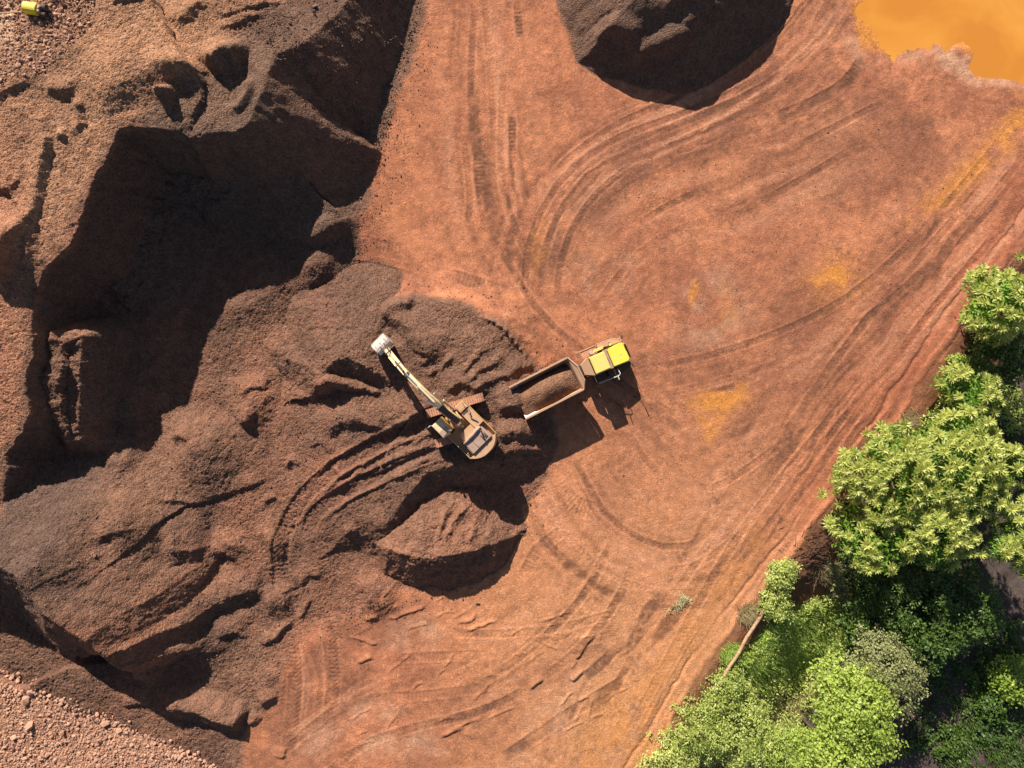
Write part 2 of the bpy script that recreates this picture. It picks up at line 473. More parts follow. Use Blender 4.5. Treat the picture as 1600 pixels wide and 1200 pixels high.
wheel_tracks([(830, 500), (840, 390), (885, 300), (965, 235), (1065, 190), (1185, 130), (1275, 50), (1325, -40)], (-34, -8, 12, 40), dk=.4)
wheel_tracks([(770, -40), (764, 150), (778, 320), (850, 470), (960, 560)], (-22, 20), dk=.4)
wheel_tracks([(720, -40), (740, 150), (750, 330), (700, 440)], (-16, 26), dk=.3)
wheel_tracks([(1640, 250), (1450, 490), (1300, 680), (1180, 850), (1080, 1010), (950, 1230)], (-62, -22, 8, 48, 66), W=13, dk=.3)
wheel_tracks([(850, 720), (905, 830), (985, 890), (1085, 900), (1210, 820)], (-24, 16, 44), dk=.35)
wheel_tracks([(960, 690), (1020, 770), (1120, 785), (1240, 700)], (-20, 20), dk=.3)
wheel_tracks([(430, 1220), (560, 1120), (760, 1050), (900, 940), (960, 820)], (-50, -10, 30), W=13, dk=.3, depth=.06)
wheel_tracks([(560, 960), (700, 1010), (860, 1000), (1000, 960)], (-20, 20), W=13, dk=.25, depth=.05)
wheel_tracks([(500, 760), (462, 830), (470, 950), (490, 1060), (480, 1220)], (-32, 32), W=22, dk=.2, depth=.07)
wheel_tracks([(900, 480), (1010, 350), (1200, 270), (1420, 150)], (-30, 10), dk=.25)
wheel_tracks([(1000, 600), (1150, 560), (1330, 470), (1500, 320), (1620, 180)], (-30, 14), dk=.25)
streak([(122, 150), (104, 250), (84, 340), (62, 430), (50, 520)], 34, 0.9, 130, 2.4, 0.12, z=8)
streak([(30, 150), (60, 90), (140, 40), (200, -20)], 60, 0.6, 131, 1.2, 0.05, z=8)
# ruts the excavator left behind it
for pp, W in [([(690, 650), (600, 690), (520, 735), (460, 790), (430, 860), (430, 950)], 26), ([(690, 702), (610, 735), (530, 775), (480, 815), (475, 850)], 24)]:
    tread(pp, W, 0.4, 0.05, 0.16, 0.0, z=1.8)
    for k in range(2):
        off = (W / 2 + 2) * (1 if k else -1)
        dune([(p[0] + off * 0.3, p[1] + off) for p in pp[:4]], 6, 1.9, 8, gain=1.0)
for (a, b, T) in [((560, 752), (700, 690), 7), ((600, 752), (690, 712), 7), ((620, 668), (680, 650), 5), ((640, 700), (690, 676), 6), ((520, 770), (560, 752), 6)]:
    dune([a, ((a[0] + b[0]) / 2, (a[1] + b[1]) / 2 - 2), b], T, 1.8, 10)
# serrated prints round the north rim of the bench
for a in range(0, 11):
    t = a / 10
    px = 752 + 82 * t; py = 500 + 88 * t ** 1.4
    dune([(px - 2, py - 9), (px + 8, py), (px + 12, py + 8)], 5, 1.6, 7)
# thin clay ridges squeezed out by the wheels
for k in range(46):
    px = 540 + 420 * random.random(); py = 930 + 250 * random.random()
    if py > 1190 - (px - 560) * 0.1: continue
    a = math.radians(random.uniform(10, 50) if random.random() < .75 else random.uniform(-50, 95)); L = random.uniform(16, 60)
    dune([(px, py), (px + L * .5 * math.cos(a), py - L * .5 * math.sin(a) - 2), (px + L * math.cos(a), py - L * math.sin(a))], random.uniform(1.1, 2.2), 0.1, 5)

# --- the pond: a shallow hollow whose shore comes from the relief
H += mask_poly([(1300, -100), (1300, 160), (1650, 160), (1650, -100)], 2) * (0.17 * fbm(X * 0.55, Y * 0.55, 5, 72))
POND = [(1340, -30), (1334, 40), (1352, 70), (1400, 78), (1440, 66), (1480, 62), (1520, 86), (1530, 116), (1600, 118), (1700, 110), (1700, -200), (1360, -200)]
pm = mask_poly(POND, 2.8)
H -= 0.42 * pm
# --- orange silt where water has stood
OCH = np.zeros_like(X)
for pp, s, a in [([(1590, 150), (1560, 200), (1520, 250), (1460, 300), (1420, 345), (1475, 318), (1570, 245), (1620, 190)], 1.1, .8),
                 ([(1265, 440), (1285, 420), (1310, 405), (1330, 430), (1322, 448), (1296, 438), (1278, 452)], 0.6, 1.0),
                 ([(1075, 470), (1084, 440), (1094, 434), (1090, 460), (1078, 478)], 0.4, 1.0), ([(1080, 630), (1110, 610), (1160, 600), (1170, 620), (1130, 650), (1105, 685), (1090, 640)], 1.0, 1.0),
                 ([(1120, 500), (1130, 440), (1150, 490), (1140, 520)], .8, .25), ([(1250, 450), (1300, 380), (1350, 410), (1350, 450), (1280, 470)], 1.5, .35),
                 ([(590, 310), (640, 300), (650, 330), (620, 350)], 1.5, .25), ([(830, 430), (830, 370), (850, 340), (850, 400)], .7, .3),
                 ([(870, 1230), (960, 1080), (1080, 950), (1180, 830), (1190, 850), (1100, 1000), (1000, 1190)], 2.5, .4)]:
    OCH = np.maximum(OCH, a * mask_poly(pp, s))
OCH *= smooth(-0.50, 0.05, fbm(X * 0.7, Y * 0.7, 4, 71))
OCH *= 0.75 + 0.25 * vn(X * 2, Y * 2, 74)
OCH = np.maximum(OCH, smooth(0.35, 0.75, pm + 0.25 * fbm(X * .8, Y * .8, 4, 75)))
PALE = np.zeros_like(X)
for pp, s, a in [([(1325, 60), (1340, 95), (1450, 90), (1520, 130), (1600, 135), (1600, 110), (1480, 70), (1400, 85)], 1.0, .8), ([(1060, 470), (1080, 440), (1140, 420), (1170, 500), (1120, 550), (1060, 530)], 2.2, .45),
                 ([(100, 90), (150, 80), (140, 150), (60, 150)], 2.0, .8), ([(545, 1100), (600, 1095), (650, 1130), (690, 1180), (560, 1180)], 1.2, .5), ([(620, 970), (700, 960), (680, 1010), (600, 1012)], 1.0, .5),
                 ([(840, 1090), (920, 1040), (880, 1160), (800, 1200)], 1.5, .45), ([(480, 1140), (520, 1130), (520, 1180), (480, 1180)], .8, .4), ([(905, 410), (1000, 390), (960, 470), (910, 460)], 1.2, .3)]:
    PALE = np.maximum(PALE, a * mask_poly(pp, s))
PALE *= smooth(-0.5, 0.4, fbm(X * 0.7, Y * 0.7, 4, 73))
H -= 0.03 * PALE

# fine relief: stones on the spoil, crumbs on the clay
fine = rng.normal(0, 1, X.shape)
fine2 = fbm(X * 3.1, Y * 3.1, 2, 81)
core = (np.abs(X) < 50) & (np.abs(Y) < 38)
coarse = np.zeros_like(X)
for pp, s in [([(380, 60), (480, 60), (650, 0), (600, 200), (520, 250), (400, 180)], 2.0), ([(870, -60), (1000, -60), (1000, 130), (900, 110)], 2), ([(0, 400), (60, 380), (60, 490), (0, 490)], 2),
              ([(0, 880), (190, 1030), (190, 1120), (0, 1060)], 1.5), ([(0, 0), (160, 0), (160, 100), (0, 140)], 3)]:
    coarse = np.maximum(coarse, mask_poly(pp, s))
STONES_AMT = np.clip(0.025 + 0.012 * coarse, 0, 1) * np.maximum(GR, PLAT) + 0.006
FINE = core * (fine * STONES_AMT + fine2 * (0.038 * GR + 0.014) + 0.10 * GR * fbm(X * 0.9, Y * 0.9, 3, 87)) * (1 - LOWER * 0.7)
CL = smooth(0.15, 0.6, fbm(X * 0.25, Y * 0.25, 3, 83))
FINE *= 1 - 0.82 * mask_poly([(400, 150), (440, 84), (545, 0), (560, -60), (655, -60), (640, 60), (600, 200), (560, 300), (400, 320)], 1.5, 2.0)
FINE += core * (1 - GR) * 0.03 * fbm(X * 1.3, Y * 1.3, 3, 84) * CL

# --- separate stockpiles: each has its own height sheet --------------------------------
PILES = []


def pile_from_base(pp, slope, zmax, warp_seed, extra=None):
    pts = [P(*p) for p in pp]
    f = polydist(pts, 3, closed=True)
    ins = inside(pts, f.sl)
    sd = np.where(ins, f.d, -f.d)
    h = smin(sd * slope, zmax + 0.3 * fbm(X[f.sl] * .3, Y[f.sl] * .3, 3, warp_seed), 0.5)
    full = np.full_like(X, -9.0)
    full[f.sl] = h
    return full


north = pile_from_base([(866, -30), (878, 30), (893, 62), (900, 94), (930, 114), (990, 130), (1060, 142), (1088, 141), (1112, 126), (1150, 96), (1196, 64), (1232, 26), (1248, -14), (1240, -90), (1100, -190), (930, -170)], 0.82, 4.4, 301)
H0 = H.copy(); H = np.where(north > 0, north, -9)
dune([(918, 62), (950, 42), (985, 50), (1000, 66)], 22, 2.4, 30)
dune([(975, 74), (1030, 66), (1058, 56), (1090, 62)], 22, 2.6, 26)
dune([(1060, 42), (1100, 34)], 6, 3, 14)
dune([(1040, 8), (1070, -2), (1100, 2)], 12, 4, 30)
dune([(1120, 20), (1150, 8)], 10, 4, 30)
dune([(905, 30), (960, 5)], 8, 3, 30)
north = np.where(north > -3, north + (H - np.where(north > 0, north, -9)) * (north > 0), -9)
H = H0
PILES.append((north, 'gravel_pile', 'largest stockpile of dark gravel, standing apart on the red clay near the brown pond road'))

CRE = [(584, 846, .5), (606, 860, 1.9), (645, 868, 2.7), (690, 870, 2.9), (735, 864, 2.6), (772, 854, 2.0), (806, 838, .5)]
cp = [P(*p) for p in CRE]
f = polydist(cp, 12, vals=[(p[2],) for p in CRE])
lee = (f.ox * SH[0] + f.oy * SH[1]) > 0
cres = np.full_like(X, -9.0)
gull = 0.30 * fbm(X[f.sl] * 0.75, Y[f.sl] * 0.12, 2, 305) * smooth(0, 1.5, f.d)
cres[f.sl] = f.v[0] - np.where(lee, f.d * 0.78, f.d * 0.40 - gull)
H0 = H; H = cres.copy()
dune([(706, 775), (694, 810), (684, 850)], 7, 1.2, 8, gain=1.4)
dune([(736, 790), (722, 800), (700, 830), (694, 856)], 7, 1.2, 8, gain=1.4)
dune([(748, 800), (742, 830), (735, 850)], 5, 1.2, 8)
dune([(772, 828), (760, 845)], 5, 1.2, 8)
cres = H + np.where(H > -3, 0.22 * fbm(X * 0.55, Y * 0.55, 4, 307) + 0.08 * fbm(X * 1.6, Y * 1.6, 3, 308), 0); H = H0
PILES.append((cres, 'gravel_pile', 'crescent shaped heap of dug gravel in the shadow behind the excavator'))

wp = [(490, 618, 1.5), (499, 584, 2.8), (522, 562, 3.6), (545, 556, 3.7), (568, 567, 3.5), (606, 592, 2.6)]
cp = [P(*p) for p in wp]
f = polydist(cp, 10, vals=[(p[2],) for p in wp])
lee = (f.ox * SH[0] + f.oy * SH[1]) > 0
west = np.full_like(X, -9.0)
west[f.sl] = f.v[0] - np.where(lee, f.d * 0.8, f.d * 0.42)
H0 = H; H = west.copy()
dune([(488, 608), (515, 594), (545, 602), (602, 620)], 30, 2.0, 16, taper=.15)
west = H; H = H0
PILES.append((west, 'gravel_pile', 'low gravel heap with two curved ridges, left of the excavator bucket'))

for full, _, _ in PILES:
    GRp = full > H
    GR = np.maximum(GR, smooth(-0.25, 0.02, full - H) * core)

# ------------------------------------------------------------------ ground colour (material, plus deepened shade on the upper left slope)
n1 = fbm(X * 0.05, Y * 0.05, 4, 201); n2 = fbm(X * 0.22, Y * 0.22, 4, 202); n3 = fbm(X * 1.2, Y * 1.2, 3, 203)
clayA = np.array([0.405, 0.158, 0.080]); clayB = np.array([0.230, 0.086, 0.050]); clayC = np.array([0.45, 0.212, 0.098])


def lerp3(a, b, t):
    return a + (b - a) * t[..., None]


t = np.clip(0.40 + 0.9 * n1 + 1.1 * n2 + 0.6 * n3, 0, 1)
SWATH = np.zeros_like(X)
for pp, sft, a in [([(815, 470), (828, 390), (860, 310), (950, 215), (1060, 170), (1180, 110), (1260, 30), (1290, -30), (1350, -30), (1330, 60), (1240, 170), (1120, 240), (1000, 300), (930, 380), (900, 470)], 1.6, .75),
                   ([(1180, 170), (1350, 100), (1520, 140), (1500, 230), (1380, 320), (1200, 330), (1100, 300)], 3, .55), ([(640, 420), (740, 420), (840, 470), (860, 540), (760, 480)], 2, .6),
                   ([(940, 540), (1140, 560), (1150, 620), (1000, 610)], 2, .5), ([(1180, 440), (1330, 470), (1480, 420), (1400, 560), (1200, 560)], 3, .45), ([(840, 720), (960, 720), (1000, 840), (880, 850)], 2, .4),
                   ([(700, 1090), (960, 990), (940, 1060), (740, 1190), (640, 1210)], 2, .5), ([(450, 980), (560, 940), (700, 910), (640, 980), (520, 1080), (450, 1130)], 2, .55), ([(420, 900), (570, 920), (590, 1000), (560, 1120), (500, 1220), (370, 1220), (400, 1100)], 3, .75)]:
    SWATH = np.maximum(SWATH, a * mask_poly(pp, sft))
SWATH *= np.clip(0.70 + 1.3 * fbm(X * 0.35, Y * 0.35, 4, 221) + 0.35 * n3, 0, 1)
col = lerp3(np.broadcast_to(clayA, X.shape + (3,)), clayB, t * 0.75)
orange = smooth(8, -32, Y) * smooth(-14, 8, X) * smooth(-30, -2, X + 0.0)
col = lerp3(col, clayC, np.clip(orange * 0.75 + 0.25 * n2 * orange, 0, 1))
redroad = smooth(-6.5, -1.0, dE) * smooth(1.5, 0, dE) * smooth(-22, -6, Y)
col = lerp3(col, np.array([0.29, 0.085, 0.045]), 0.55 * redroad)
col = lerp3(col, np.array([0.185, 0.078, 0.047]), SWATH)
# gravel crumbs rolled into the wheel paths
dk = np.clip(-COLS * 2.6, 0, 1) * (0.35 + 0.9 * vn(X * 3, Y * 3, 207))
col = lerp3(col, np.array([0.135, 0.060, 0.036]), np.clip(dk, 0, .85))
lt = np.clip(COLS * 1.3, 0, 0.6)
col = lerp3(col, np.array([0.48, 0.225, 0.130]), lt)
spk = smooth(0.15, 0.55, fbm(X * 0.5, Y * 0.5, 4, 208)) * smooth(0.55, 0.75, vn(X * 4.5, Y * 4.5, 209))
col = lerp3(col, np.array([0.15, 0.075, 0.045]), 0.45 * spk)
gravA = np.array([0.205, 0.104, 0.066]); gravB = np.array([0.125, 0.068, 0.048]); gravR = np.array([0.275, 0.116, 0.068])
tg = np.clip(0.5 + 0.6 * n2 + 0.25 * n3, 0, 1)
gcol = lerp3(np.broadcast_to(gravA, X.shape + (3,)), gravB, tg)
reddish = np.clip(smooth(-0.1, 0.6, fbm(X * 0.12, Y * 0.12, 4, 211)) * 0.8 + smooth(-26, -14, X) * smooth(-9, -22, Y) * 0.7, 0, 1)
gcol = lerp3(gcol, gravR, reddish * 0.75)
gcol = lerp3(gcol, np.array([0.19, 0.085, 0.047]), np.clip(-COLS, 0, .6))
gm = smooth(0.25, 0.75, GR + 0.22 * fbm(X * 0.8, Y * 0.8, 4, 212))
col = lerp3(col, gcol, gm)
plc = lerp3(np.broadcast_to(np.array([0.345, 0.175, 0.100]), X.shape + (3,)), np.array([0.23, 0.122, 0.074]), np.clip(0.45 + 0.8 * n2, 0, 1))
plc = lerp3(plc, np.array([0.42, 0.23, 0.135]), np.clip(COLS, 0, .6)); plc = lerp3(plc, np.array([0.14, 0.075, 0.05]), np.clip(-COLS, 0, .6))
plc = lerp3(plc, np.array([0.30, 0.125, 0.075]), smooth(-34, -44, X) * smooth(30, 10, Y) * smooth(-18, 0, Y) * 0.8)
col = lerp3(col, plc, PLAT * smooth(-0.1, -1.2, dLip) * smooth(P(470, 0, 6)[0], P(330, 0, 6)[0], X))
col = lerp3(col, np.array([0.50, 0.31, 0.20]), np.clip(PALE * 1.3, 0, .9) * smooth(P(230, 0)[0], P(120, 0)[0], X) * PLAT)
col = lerp3(col, np.array([0.43, 0.245, 0.155]), np.clip(PALE, 0, .85) * (1 - PLAT))
col = lerp3(col, np.array([0.49, 0.195, 0.045]), np.clip(OCH * 1.2, 0, 1) * 0.9)
col = lerp3(col, np.array([0.40, 0.205, 0.130]), STONY * (0.7 + 0.3 * n2))
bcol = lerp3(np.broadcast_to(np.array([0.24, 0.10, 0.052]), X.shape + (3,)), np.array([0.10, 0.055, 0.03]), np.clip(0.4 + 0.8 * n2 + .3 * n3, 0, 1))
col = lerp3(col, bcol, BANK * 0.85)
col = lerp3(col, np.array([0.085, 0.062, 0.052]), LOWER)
# cooler dark basalt on the cut face, tone lowered to deepen its shade
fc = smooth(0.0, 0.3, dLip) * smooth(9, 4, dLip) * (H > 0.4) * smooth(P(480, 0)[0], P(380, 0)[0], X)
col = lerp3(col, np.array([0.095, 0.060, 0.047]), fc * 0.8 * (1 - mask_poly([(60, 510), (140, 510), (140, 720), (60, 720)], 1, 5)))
bas_shade = np.maximum(mask_poly([(400, 150), (440, 84), (545, 0), (560, -60), (655, -60), (640, 60), (600, 200), (560, 300), (545, 400), (440, 420), (300, 320), (300, 230)], 1.0), smooth(-0.05, 0.2, PILES[0][0] - H))
bas_shade = bas_shade * (GR > 0.3)
col = lerp3(col, np.array([0.130, 0.078, 0.056]), bas_shade * 0.8)  # dark basalt gravel; on the upper left slope the tone also deepens the shade
col = np.clip(col, 0.01, 0.9)
STN = np.clip(np.maximum(np.maximum(GR, PLAT), STONY), 0.0, 1) * (1 - LOWER)


# ------------------------------------------------------------------ materials
def new_mat(name):
    m = bpy.data.materials.new(name)
    m.use_nodes = True
    nt = m.node_tree
    return m, nt, nt.nodes['Principled BSDF']


def node(nt, typ, **kw):
    n = nt.nodes.new(typ)
    for k, v in kw.items():
        if k in n.inputs.keys():
            n.inputs[k].default_value = v
        else:
            setattr(n, k, v)
    return n


def mathn(nt, op, a, b=None, clamp=False):
    n = nt.nodes.new('ShaderNodeMath'); n.operation = op; n.use_clamp = clamp
    for i, v in enumerate((a, b)):
        if v is None: continue
        if isinstance(v, (int, float)): n.inputs[i].default_value = v
        else: nt.links.new(v, n.inputs[i])
    return n.outputs[0]


def ground_material():
    m, nt, bs = new_mat('quarry_ground')
    L = nt.links.new
    at = node(nt, 'ShaderNodeAttribute', attribute_name='tint')
    ag = node(nt, 'ShaderNodeAttribute', attribute_name='stones')
    tc = node(nt, 'ShaderNodeTexCoord')
    v1 = node(nt, 'ShaderNodeTexVoronoi', Scale=7.5)
    v2 = node(nt, 'ShaderNodeTexVoronoi', Scale=17.0)
    nz = node(nt, 'ShaderNodeTexNoise', Scale=9.0, Detail=5.0)
    nz2 = node(nt, 'ShaderNodeTexNoise', Scale=1.4, Detail=6.0)
    for n in (v1, v2, nz, nz2): L(tc.outputs['Object'], n.inputs['Vector'])
    # stone to stone colour variation
    sep = node(nt, 'ShaderNodeSeparateColor'); L(v1.outputs['Color'], sep.inputs[0])
    sep2 = node(nt, 'ShaderNodeSeparateColor'); L(v2.outputs['Color'], sep2.inputs[0])
    st = mathn(nt, 'MULTIPLY_ADD', mathn(nt, 'ADD', sep.outputs[0], sep2.outputs[1]), 0.50)
    st.node.inputs[2].default_value = 0.50
    cl0 = mathn(nt, 'MULTIPLY_ADD', nz.outputs[0], 1.1); cl0.node.inputs[2].default_value = 0.45
    # scattered darker chips pressed into the clay
    nz3 = node(nt, 'ShaderNodeTexNoise', Scale=0.55, Detail=5.0); L(tc.outputs['Object'], nz3.inputs['Vector'])
    chip = mathn(nt, 'MULTIPLY', mathn(nt, 'GREATER_THAN', sep2.outputs[2], 0.80), mathn(nt, 'MULTIPLY_ADD', nz3.outputs[0], 3.0, True))
    chip.node.inputs[1].links[0].from_node.inputs[2].default_value = -1.05
    pal = mathn(nt, 'MULTIPLY', mathn(nt, 'GREATER_THAN', sep.outputs[2], 0.90), 0.22)
    cl = mathn(nt, 'ADD', mathn(nt, 'SUBTRACT', cl0, mathn(nt, 'MULTIPLY', chip, 0.45)), pal)
    cl2 = mathn(nt, 'MULTIPLY_ADD', nz2.outputs[0], 0.9); cl2.node.inputs[2].default_value = 0.55
    mx = node(nt, 'ShaderNodeMix'); L(ag.outputs['Fac'], mx.inputs[0]); L(cl, mx.inputs[2]); L(st, mx.inputs[3])
    f = mathn(nt, 'MULTIPLY', mx.outputs[0], cl2)
    vm = node(nt, 'ShaderNodeVectorMath', operation='SCALE'); L(at.outputs['Color'], vm.inputs[0]); L(f, vm.inputs['Scale'])
    L(vm.outputs[0], bs.inputs['Base Color'])
    bs.inputs['Roughness'].default_value = 0.95
    bs.inputs['Specular IOR Level'].default_value = 0.12
    h1 = mathn(nt, 'MULTIPLY', v1.outputs['Distance'], -0.09)
    h2 = mathn(nt, 'MULTIPLY', v2.outputs['Distance'], -0.05)
    hs = mathn(nt, 'MULTIPLY', mathn(nt, 'ADD', h1, h2), ag.outputs['Fac'])
    hh = mathn(nt, 'ADD', hs, mathn(nt, 'MULTIPLY', nz.outputs[0], 0.05))
    b = node(nt, 'ShaderNodeBump', Strength=0.9, Distance=1.0); L(hh, b.inputs['Height'])
    L(b.outputs[0], bs.inputs['Normal'])
    return m


M_GROUND = ground_material()


def simple_mat(name, c1, c2=None, scale=3.0, rough=0.6, metal=0.0, bump=0.0, dust=None, dust_amt=0.0, spec=0.4, detail=5.0):
    """paint / steel with uneven colour and optional dust lying on upward faces"""
    m, nt, bs = new_mat(name)
    L = nt.links.new
    tc = node(nt, 'ShaderNodeTexCoord')
    nz = node(nt, 'ShaderNodeTexNoise', Scale=scale, Detail=detail)
    L(tc.outputs['Object'], nz.inputs['Vector'])
    r = node(nt, 'ShaderNodeValToRGB')
    r.color_ramp.elements[0].position = 0.35; r.color_ramp.elements[1].position = 0.65
    r.color_ramp.elements[0].color = (*c1, 1); r.color_ramp.elements[1].color = (*(c2 or c1), 1)
    L(nz.outputs[0], r.inputs[0])
    out = r.outputs[0]
    bs.inputs['Roughness'].default_value = rough
    if dust:
        geo = node(nt, 'ShaderNodeNewGeometry')
        sp = node(nt, 'ShaderNodeSeparateXYZ'); L(geo.outputs['Normal'], sp.inputs[0])
        n3 = node(nt, 'ShaderNodeTexNoise', Scale=2.2, Detail=6.0); L(tc.outputs['Object'], n3.inputs['Vector'])
        up = mathn(nt, 'MULTIPLY', mathn(nt, 'MAXIMUM', sp.outputs[2], 0.15), dust_amt * 2)
        fac = mathn(nt, 'MULTIPLY', up, n3.outputs[0], True)
        mx = node(nt, 'ShaderNodeMix', data_type='RGBA'); L(fac, mx.inputs[0]); L(out, mx.inputs[6]); mx.inputs[7].default_value = (*dust, 1)
        out = mx.outputs[2]
        rr = mathn(nt, 'MULTIPLY_ADD', fac, 0.5); rr.node.inputs[2].default_value = rough; rr.node.use_clamp = True
        L(rr, bs.inputs['Roughness'])
    L(out, bs.inputs['Base Color'])
    bs.inputs['Metallic'].default_value = metal
    bs.inputs['Specular IOR Level'].default_value = spec
    if bump:
        b = node(nt, 'ShaderNodeBump', Strength=0.6, Distance=bump); L(nz.outputs[0], b.inputs['Height']); L(b.outputs[0], bs.inputs['Normal'])
    return m


def leaf_mat(name, c1, c2, trans=0.35, rough=0.45):
    m, nt, bs = new_mat(name)
    L = nt.links.new
    tc = node(nt, 'ShaderNodeTexCoord'); oi = node(nt, 'ShaderNodeObjectInfo')
    nz = node(nt, 'ShaderNodeTexNoise', Scale=1.3, Detail=3.0)
    L(tc.outputs['Object'], nz.inputs['Vector'])
    at = node(nt, 'ShaderNodeAttribute', attribute_name='shade')
    v = mathn(nt, 'ADD', mathn(nt, 'MULTIPLY', nz.outputs[0], 0.35), mathn(nt, 'ADD', mathn(nt, 'MULTIPLY', at.outputs['Fac'], 0.6), mathn(nt, 'MULTIPLY', oi.outputs['Random'], 0.3)), True)
    r = node(nt, 'ShaderNodeValToRGB')
    r.color_ramp.elements[0].position = 0.2; r.color_ramp.elements[1].position = 0.9
    r.color_ramp.elements[0].color = (*c1, 1); r.color_ramp.elements[1].color = (*c2, 1)
    L(v, r.inputs[0]); L(r.outputs[0], bs.inputs['Base Color'])
    bs.inputs['Roughness'].default_value = rough
    bs.inputs['Specular IOR Level'].default_value = 0.45
    tr = node(nt, 'ShaderNodeBsdfTranslucent'); L(r.outputs[0], tr.inputs[0])
    mix = node(nt, 'ShaderNodeMixShader'); mix.inputs[0].default_value = trans
    L(bs.outputs[0], mix.inputs[1]); L(tr.outputs[0], mix.inputs[2])
    L(mix.outputs[0], nt.nodes['Material Output'].inputs['Surface'])
    return m


DUST = (0.44, 0.26, 0.165)
M_YEL = simple_mat('truck_yellow_paint', (0.80, 0.60, 0.015), (0.74, 0.56, 0.03), 2.0, 0.42, dust=(0.62, 0.50, 0.16), dust_amt=0.35)
M_YELC = simple_mat('cab_roof_yellow_paint', (0.72, 0.55, 0.05), (0.68, 0.50, 0.08), 2.0, 0.45, dust=(0.62, 0.44, 0.2), dust_amt=0.5)
M_EXY = simple_mat('excavator_yellow_paint', (0.62, 0.38, 0.08), (0.54, 0.32, 0.09), 3.0, 0.5, dust=DUST, dust_amt=1.0)
M_BOOM = simple_mat('boom_yellow_paint', (0.72, 0.54, 0.26), (0.60, 0.43, 0.20), 3.0, 0.5, dust=(0.62, 0.46, 0.32), dust_amt=0.7)
M_DUSTY = simple_mat('dusty_hood_steel', (0.40, 0.26, 0.20), (0.33, 0.21, 0.165), 2.5, 0.75)
M_TRACK = simple_mat('muddy_track_steel', (0.48, 0.23, 0.145), (0.36, 0.165, 0.10), 5.0, 0.9, bump=.03)
M_BED = simple_mat('dump_body_paint', (0.46, 0.27, 0.16), (0.38, 0.22, 0.13), 1.6, 0.7, dust=(0.42, 0.25, 0.16), dust_amt=0.5)
M_BEDIN = simple_mat('worn_bed_steel', (0.30, 0.20, 0.15), (0.22, 0.14, 0.10), 2.0, 0.55, metal=.2)
M_BRIGHT = simple_mat('polished_worn_steel', (0.62, 0.52, 0.45), (0.48, 0.38, 0.32), 3.0, 0.45, metal=.35)
M_BLACK = simple_mat('black_rubber', (0.018, 0.017, 0.017), (0.03, 0.027, 0.025), 6.0, 0.85, dust=(0.2, 0.1, 0.065), dust_amt=0.35)
M_DARK = simple_mat('dark_frame_steel', (0.03, 0.028, 0.028), (0.05, 0.04, 0.035), 4.0, 0.7, dust=(0.18, 0.09, 0.06), dust_amt=0.35)
M_GLASS = simple_mat('tinted_cab_glass', (0.03, 0.04, 0.045), (0.035, 0.045, 0.05), 1.0, 0.12, spec=.6)
M_CHROME = simple_mat('hydraulic_rod_steel', (0.6, 0.57, 0.52), None, 1.0, 0.25, metal=.8)
M_WHITE = simple_mat('pale_rail_paint', (0.62, 0.58, 0.5), (0.5, 0.45, 0.4), 4.0, 0.5)
M_ORANGE = simple_mat('dusty_orange_deck', (0.50, 0.28, 0.11), (0.42, 0.23, 0.10), 3.0, 0.7, dust=(0.44, 0.26, 0.155), dust_amt=0.9)
M_BARK = simple_mat('grey_brown_bark', (0.13, 0.085, 0.055), (0.07, 0.045, 0.03), 6.0, 0.95, bump=.05)
M_LOG = simple_mat('weathered_pole_wood', (0.44, 0.27, 0.15), (0.29, 0.165, 0.09), 5.0, 0.85, bump=.03)
M_STRAW = leaf_mat('dry_grass_straw', (0.26, 0.19, 0.08), (0.42, 0.33, 0.16), .2, .8)
M_DEADBR = leaf_mat('withered_branch_leaves', (0.36, 0.32, 0.15), (0.60, 0.52, 0.28), .2, .7)
M_TWIG = simple_mat('dead_brown_twigs', (0.13, 0.06, 0.035), (0.075, 0.04, 0.025), 6.0, 0.95)
M_ROS = leaf_mat('rosette_leaf_green', (0.200, 0.270, 0.034), (0.540, 0.560, 0.150), .40, .36)
M_FILL = leaf_mat('inner_leaf_green', (0.080, 0.190, 0.016), (0.230, 0.380, 0.040), .42, .45)
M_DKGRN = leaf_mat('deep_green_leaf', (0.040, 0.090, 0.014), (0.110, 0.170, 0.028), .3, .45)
M_BRGRN = leaf_mat('bright_green_leaf', (0.200, 0.320, 0.032), (0.480, 0.560, 0.120), .45, .42)
M_PALE = leaf_mat('greyish_olive_leaf', (0.190, 0.215, 0.085), (0.430, 0.420, 0.170), .35, .5)
M_LIME = leaf_mat('yellow_green_leaf', (0.260, 0.350, 0.055), (0.600, 0.640, 0.200), .45, .42)
M_GRASS = leaf_mat('long_grass_green', (0.170, 0.330, 0.034), (0.480, 0.580, 0.130), .45, .5)
M_STONE = simple_mat('dusty_loose_stone', (0.46, 0.255, 0.170), (0.34, 0.185, 0.120), 1.2, 0.95, bump=.01)


def water_material():
    m, nt, bs = new_mat('muddy_orange_water')
    L = nt.links.new
    tc = node(nt, 'ShaderNodeTexCoord')
    nz = node(nt, 'ShaderNodeTexNoise', Scale=0.13, Detail=5.0, Distortion=0.5); L(tc.outputs['Object'], nz.inputs['Vector'])
    r = node(nt, 'ShaderNodeValToRGB')
    r.color_ramp.elements[0].position = .38; r.color_ramp.elements[1].position = .62
    r.color_ramp.elements[0].color = (0.47, 0.175, 0.026, 1); r.color_ramp.elements[1].color = (0.58, 0.250, 0.042, 1)
    L(nz.outputs[0], r.inputs[0]); L(r.outputs[0], bs.inputs['Base Color'])
    bs.inputs['Roughness'].default_value = 0.12
    bs.inputs['Specular IOR Level'].default_value = 0.4
    return m


# ------------------------------------------------------------------ mesh helpers
def tag(o, label=None, cat=None, group=None, kind=None):
    if label: o['label'] = label
    if cat: o['category'] = cat
    if group: o['group'] = group
    if kind: o['kind'] = kind
    return o


